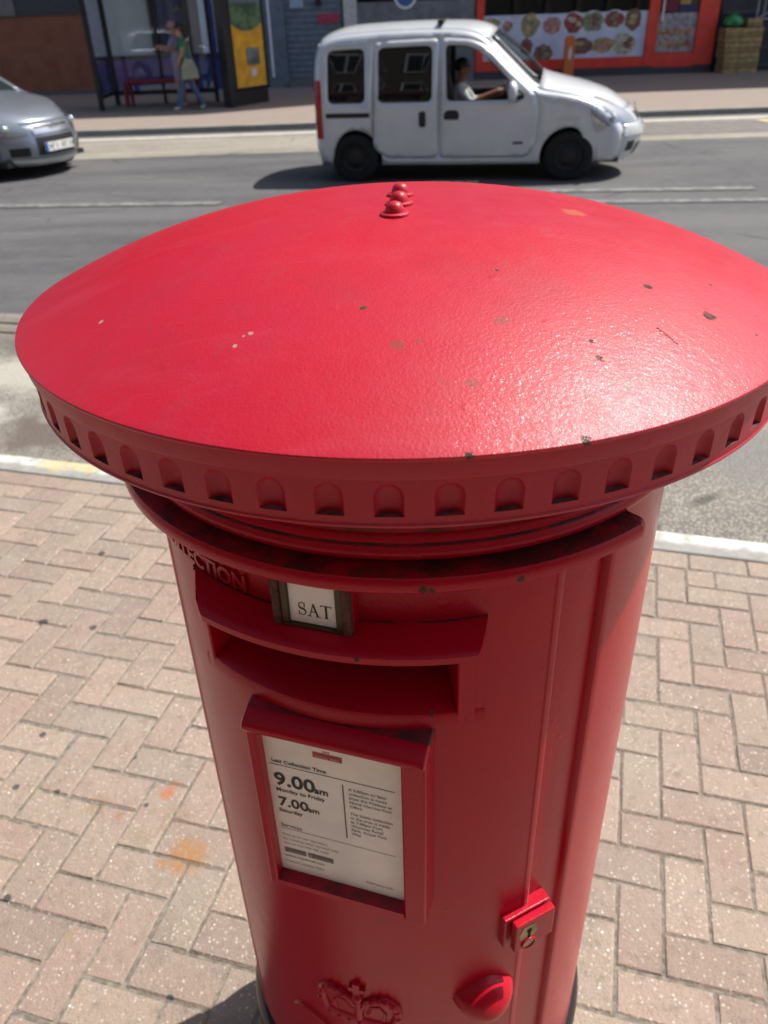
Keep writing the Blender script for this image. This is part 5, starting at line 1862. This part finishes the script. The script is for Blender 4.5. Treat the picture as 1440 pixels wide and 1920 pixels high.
vc.strip('windscreen_pillar', 3 * 13, 3 * 16, VAN_SILVER, frange(.90, 1, 2), 0, None, TRIM_IN)
vc.strip('windscreen', 3 * 13, 3 * 16, glass('windscreen_glass', (0.82, 0.88, 0.86), .06), frange(-.90, .90, 16), -.004)
vc.strip('bonnet', 3 * 16, 3 * 20, VAN_SILVER, inner=DARK)
vc.strip('grille', 3 * 21 - 1, 3 * 22 - 1, DARK, frange(-.55, .55, 10), .004)
vc.strip('front_panel', 3 * 20, 3 * 22, VAN_SILVER, inner=DARK)
vc.strip('front_bumper', 3 * 22, len(OUT) - 1, VAN_SILVER, inner=DARK)
vc.strip('bumper_moulding', 3 * 23 - 1, 3 * 24 - 1, VAN_SILVER, frange(-1.0, 1.0, 20), .016)
vc.strip('bumper_intake', 3 * 25 - 1, 3 * 26, DARK, frange(-.6, .6, 12), .006)
for sg in (-1, 1):
    vc.wrap('fog_lamp', 3 * 25 - 2, 3 * 25 + 1, lambda i: [.72, .78, .84, .90], DARK, sg, .006)
pbox('roof_bar', van, DARK, 1.00, 1.07, -.58, .58, 1.765, 1.80, .008)
pbox('floor_pan', van, TRIM_IN, -.45, 3.2, -.68, .68, .20, .26)
b = MB()
for cx in (0, 2.6):
    for sg in (-1, 1):
        b.grid(lambda t, y: (cx + .335 * cos(t), y, .29 + .335 * sin(t)), frange(R(-12), R(192), 14), [sg * .55, sg * .80])
b.build('wheel_arch_liner', DARK, van, recalc=False, smooth=50)
b = MB()
b.poly([(-.3, -.70, .262), (3.0, -.70, .262), (3.0, -.70, .50), (-.3, -.70, .50)])
# seats, dashboard and steering wheel
for sg in (-1, 1):
    st_b = MB()
    st_b.box(1.12, 1.62, sg * .36 - .24, sg * .36 + .24, .42, .58)
    so = st_b.build('front_seat', TRIM_IN, van, smooth=0)
    bevel(so, .05, 3)
    bk_ = MB()
    bk_.box(-.07, .07, sg * .36 - .24, sg * .36 + .24, .0, .62)
    q = bk_.build('seat_back', TRIM_IN, so, (1.14, 0, .56), (0, R(-14), 0), smooth=0)
    bevel(q, .05, 3)
    hb = MB()
    hb.box(-.05, .05, sg * .36 - .13, sg * .36 + .13, .64, .82)
    q = hb.build('headrest', TRIM_IN, so, (1.14, 0, .56), (0, R(-14), 0), smooth=0)
    bevel(q, .04, 3)
pbox('dashboard', van, TRIM_IN, 2.02, 2.55, -.70, .70, .55, .985, .06)
pbox('bulkhead', van, TRIM_IN, .40, .46, -.70, .70, .27, 1.35)
b = MB()
cx, cz = 1.86, .93
b.tube([(cx - .07 * sin(t), -.37 + .185 * cos(t), cz + .17 * sin(t)) for t in frange(0, 2 * pi, 24)], .014, 8, caps=False)
b.tube([(cx, -.37, cz), (2.10, -.37, .84)], .025, 8)
b.tube([(cx, -.53, cz), (cx, -.21, cz)], .014, 6)
b.build('steering_wheel', TRIM_IN, van, smooth=50)
# number plate and centre badge on the nose
b = MB()
b.ball(vc.strip_pt(3 * 21 - 1, 0, .01), (.02, .05, .06), 8)
b.build('nose_badge', simple('chrome_badge', (.6, .6, .62), .15, 1), van, smooth=60)

# driver
def driver():
    J = [(0, 0, .0), (-.03, 0, .18), (-.05, 0, .36), (-.04, 0, .46), (-.02, 0, .53), (.0, 0, .62), (.005, 0, .665),
         (-.04, -.17, .42), (.10, -.22, .25), (.40, -.18, .36), (.47, -.16, .385),
         (-.04, .17, .42), (.12, .22, .24), (.38, .20, .31), (.46, .18, .33),
         (.05, -.10, -.01), (.44, -.13, .02), (.60, -.13, -.30), (.05, .10, -.01), (.44, .13, .02), (.60, .13, -.30)]
    E = [(0, 1), (1, 2), (2, 3), (3, 4), (4, 5), (5, 6), (2, 7), (7, 8), (8, 9), (9, 10), (2, 11), (11, 12), (12, 13), (13, 14), (0, 15), (15, 16), (16, 17), (0, 18), (18, 19), (19, 20)]
    Rd = [.14, .135, .14, .06, .055, .092, .075, .068, .05, .038, .04, .068, .05, .038, .04, .09, .07, .05, .09, .07, .05]
    def pick(c_):
        if c_.z < .03 and c_.x > .02:
            return 2
        if c_.z > .465 or (c_.x > .17):
            return 0
        return 1
    p = vpos + hd_ * 1.30 - lf_ * .37
    t = thing('person', 'driver in a white shirt with one arm on the steering wheel of the silver van', 'person', (p.x, p.y, road_z(p.y) + .60), math.atan2(hd_.y, hd_.x))
    skin('body', J, E, Rd, 0, t, mats=(SKIN_B, WHITE, TRIM_IN), pick=pick)
    face_parts(t, SKIN_B, (0, 0, .615), (1, -.25, -.1))
    fingers(t, SKIN_B, (.485, -.155, .39), (.6, .3, .5), (0, 1, .2))
    fingers(t, SKIN_B, (.475, .175, .335), (.6, -.3, .5), (0, 1, 0))
    h = MB()
    h.ball((-.018, 0, .645), (.098, .088, .085), 14)
    h.build('hair', HAIR, t, smooth=60)
driver()

# --- the grey hatchback at the left edge
CAR_SILVER = silver('silver_blue_car_paint', (0.27, 0.30, 0.35), .6)
cang = R(-26)
chd = Vector((cos(cang), sin(cang), 0))
clf = Vector((-chd.y, chd.x, 0))
nose = Vector((-4.40, 12.25, 0))
cpos = nose - chd * 3.40
car = thing('grey_car', 'silver grey hatchback coming into view at the left edge of the road', 'car', (cpos.x, cpos.y, road_z(12.5)), cang)
ck = [(-.70, .30), (-.76, .50), (-.77, .75), (-.70, .98), (-.45, 1.25), (-.15, 1.43), (.3, 1.475), (.9, 1.47), (1.30, 1.41), (1.75, 1.20), (2.18, .985), (2.42, .935), (2.75, .875), (3.05, .80),
      (3.25, .715), (3.36, .625), (3.40, .54), (3.425, .44), (3.42, .34), (3.38, .25), (3.30, .19)]
CO = catmull(ck, 3)
cc_ = Car(car, CO, 1.78, .92, .24, .11, .48, .25, lambda x: .05, [(0, .31), (2.65, .31)], .2, .345, .012)
fa, ra = arch_pts(2.65, .345, .31, .20), arch_pts(0, .345, .31, .20)
cfull = CO + [(fa[0][0], .20)] + fa[1:-1] + [(fa[-1][0], .20), (ra[0][0], .20)] + ra[1:-1] + [(ra[-1][0], .20)]
cw = rpoly([(-.25, .97), (1.75, .93), (1.40, 1.22), (1.0, 1.36), (.1, 1.38)], .06)
cc_.panel('body', cfull, [cw], CAR_SILVER, (-1, 1), inner=TRIM_IN)
cc_.strip('tailgate', 0, 15, CAR_SILVER, inner=TRIM_IN)
cc_.strip('roof', 15, 24, CAR_SILVER, inner=TRIM_IN)
cc_.strip('windscreen', 24, 30, glass('car_windscreen_glass', (0.5, 0.6, 0.6), .25, (.05, .07, .07)), frange(-.92, .92, 14), 0)
for lo, hi in ((-1, -.92), (.92, 1)):
    cc_.strip('windscreen_pillar', 24, 30, CAR_SILVER, frange(lo, hi, 2), 0, None, TRIM_IN)
cc_.strip('bonnet', 30, 44, CAR_SILVER, inner=DARK)
cc_.strip('front_bumper', 44, len(CO) - 1, CAR_SILVER, inner=DARK)
cc_.strip('upper_grille', 45, 47, DARK, frange(-.40, .40, 10), .004)
cc_.strip('chrome_bar', 46, 48, silver('satin_chrome', (.62, .64, .68), .9), frange(-.46, .46, 12), .014)
cc_.strip('lower_grille', 49, 55, DARK, frange(-.46, .46, 12), .006)
cc_.strip('bumper_lip', 56, 59, silver('bright_lip_paint', (.6, .62, .66), .8), frange(-.97, .97, 24), .012)
for sg in (-1, 1):
    cc_.panel('side_window', shrink(cw, .002), [], glass('car_side_glass', (.2, .22, .22), .4), (sg,), -.01, rings=False)
    b = MB()
    ii = list(range(41, 49))
    def hl2(i, k, sg=sg):
        f = (i - ii[0]) / (len(ii) - 1)
        lo = .50 + .22 * (1 - f) ** 1.5 + .04 * f
        hi = 1.22 - .16 * f
        return cc_.wrap_pt(i, lo + (hi - lo) * k / 9, .010 * math.sin(pi * f) + .005)(sg)
    b.grid(hl2, ii, range(10))
    lamp = b.build('headlamp', HL, car, smooth=60)
    b = MB()
    b.ball(tuple(Vector(hl2(ii[4], 4)) + chd * .0), (.05, .06, .05), 12)
    b.build('lamp_bulb', simple('clear_lamp_bowl', (.85, .86, .88), .06, .95), lamp, smooth=60)
    b = MB()
    b.grid(lambda i, k, sg=sg: cc_.strip_pt(i, sg * (.60 + .07 * k), .008), range(52, 56), range(5))
    fogp = b.build('fog_lamp_recess', DARK, car, smooth=60)
    wheel(car, 0, sg * .78, .31, .2, silver('alloy_wheel', (.4, .41, .43), .8))
    wheel(car, 2.65, sg * .78, .31, .2, silver('alloy_wheel', (.4, .41, .43), .8))
pbox('floor_pan', car, DARK, -.6, 3.2, -.72, .72, .18, .24)
pbox('dashboard', car, TRIM_IN, 1.7, 2.3, -.75, .75, .5, .90, .05)
b = MB()
for cx in (0, 2.65):
    for sg in (-1, 1):
        b.grid(lambda t, y: (cx + .335 * cos(t), y, .31 + .335 * sin(t)), frange(R(-14), R(194), 14), [sg * .55, sg * .86])
b.build('wheel_arch_liner', DARK, car, recalc=False, smooth=50)
b = MB()
b.box(3.472, 3.487, -.26, .26, .335, .445)
pl = b.build('number_plate', simple('white_plate', (.72, .72, .70), .35), car, smooth=0)
pbox('plate_band', pl, simple('blue_plate_band', (.03, .09, .42), .4), 3.4872, 3.4890, -.26, -.215, .335, .445)
b = MB()
for k, q in enumerate((0, 1, 2, 4, 5, 6, 7)):
    y = -.185 + q * .058
    for f in (lambda y: [(y, .365, y + .010, .435), (y + .026, .365, y + .036, .435), (y, .395, y + .036, .405)],
              lambda y: [(y, .365, y + .010, .435), (y, .425, y + .036, .435)], lambda y: [(y + .012, .365, y + .022, .435)])[k % 3:k % 3 + 1]:
        for a, z_, a2, z2 in f(y):
            b.poly([(3.4884, a, z_ - .01), (3.4884, a2, z_ - .01), (3.4884, a2, z2 - .01), (3.4884, a, z2 - .01)])
b.build('plate_characters', M['ink'], pl, recalc=False, smooth=0)
b = MB()
ctr = Vector(cc_.strip_pt(46, 0, .022))
b.tube([tuple(ctr + Vector((.006 * cos(t) * 0, .075 * cos(t), .038 * sin(t)))) for t in frange(0, 2 * pi, 20)], .007, 6, caps=False)
for y in (-.028, .028):
    b.tube([tuple(ctr + Vector((0, y - .010, -.03))), tuple(ctr + Vector((0, y + .010, .03)))], .007, 6)
b.tube([tuple(ctr + Vector((0, -.026, -.008))), tuple(ctr + Vector((0, .026, .008)))], .006, 6)
b.build('nose_badge', simple('chrome_emblem', (.7, .7, .72), .12, 1), car, smooth=60)

# ------------------------------------------------------------------ terrace on the near side, behind the viewer
nb = thing('brick_terrace', 'dark brown shop terrace with white sash windows behind the pavement on the near side', 'building', tuple(uv(0, -4.0, -.02)), KANG)
CREAM = simple('brown_render', (0.115, 0.095, 0.08), .85, var=.08, scale=2)
pbox('wall', nb, CREAM, -22, 22, -8, 0, 3.1, 9.6)
pbox('roof', nb, simple('dark_roof_tile', (0.09, 0.06, 0.05), .8), -22.2, 22.2, -8.2, .35, 9.603, 9.9)
pbox('fascia_sign', nb, simple('maroon_fascia', (0.16, 0.03, 0.035), .4), -22, 22, .003, .25, 2.5, 3.2)
pbox('shop_front', nb, simple('dark_shop_front', (0.05, 0.045, 0.045), .35, var=.3, scale=2), -22, 22, -.3, -.02, 0, 2.9)
for k in range(-10, 11):
    pbox('shop_pilaster', nb, CREAM, k * 2.1 - .14, k * 2.1 + .14, -.1, .12, 0, 2.49)
for fl in (0, 1):
    for k in range(-9, 10):
        f = pbox('window_frame', nb, WF, k * 2.3 - .6, k * 2.3 + .6, .003, .07, 4.0 + fl * 2.8, 5.6 + fl * 2.8)
        for j in (0, 1):
            pbox('pane', f, PANE_UP, k * 2.3 - .53 + j * .56, k * 2.3 - .03 + j * .56, .072, .078, 4.08 + fl * 2.8, 5.52 + fl * 2.8)
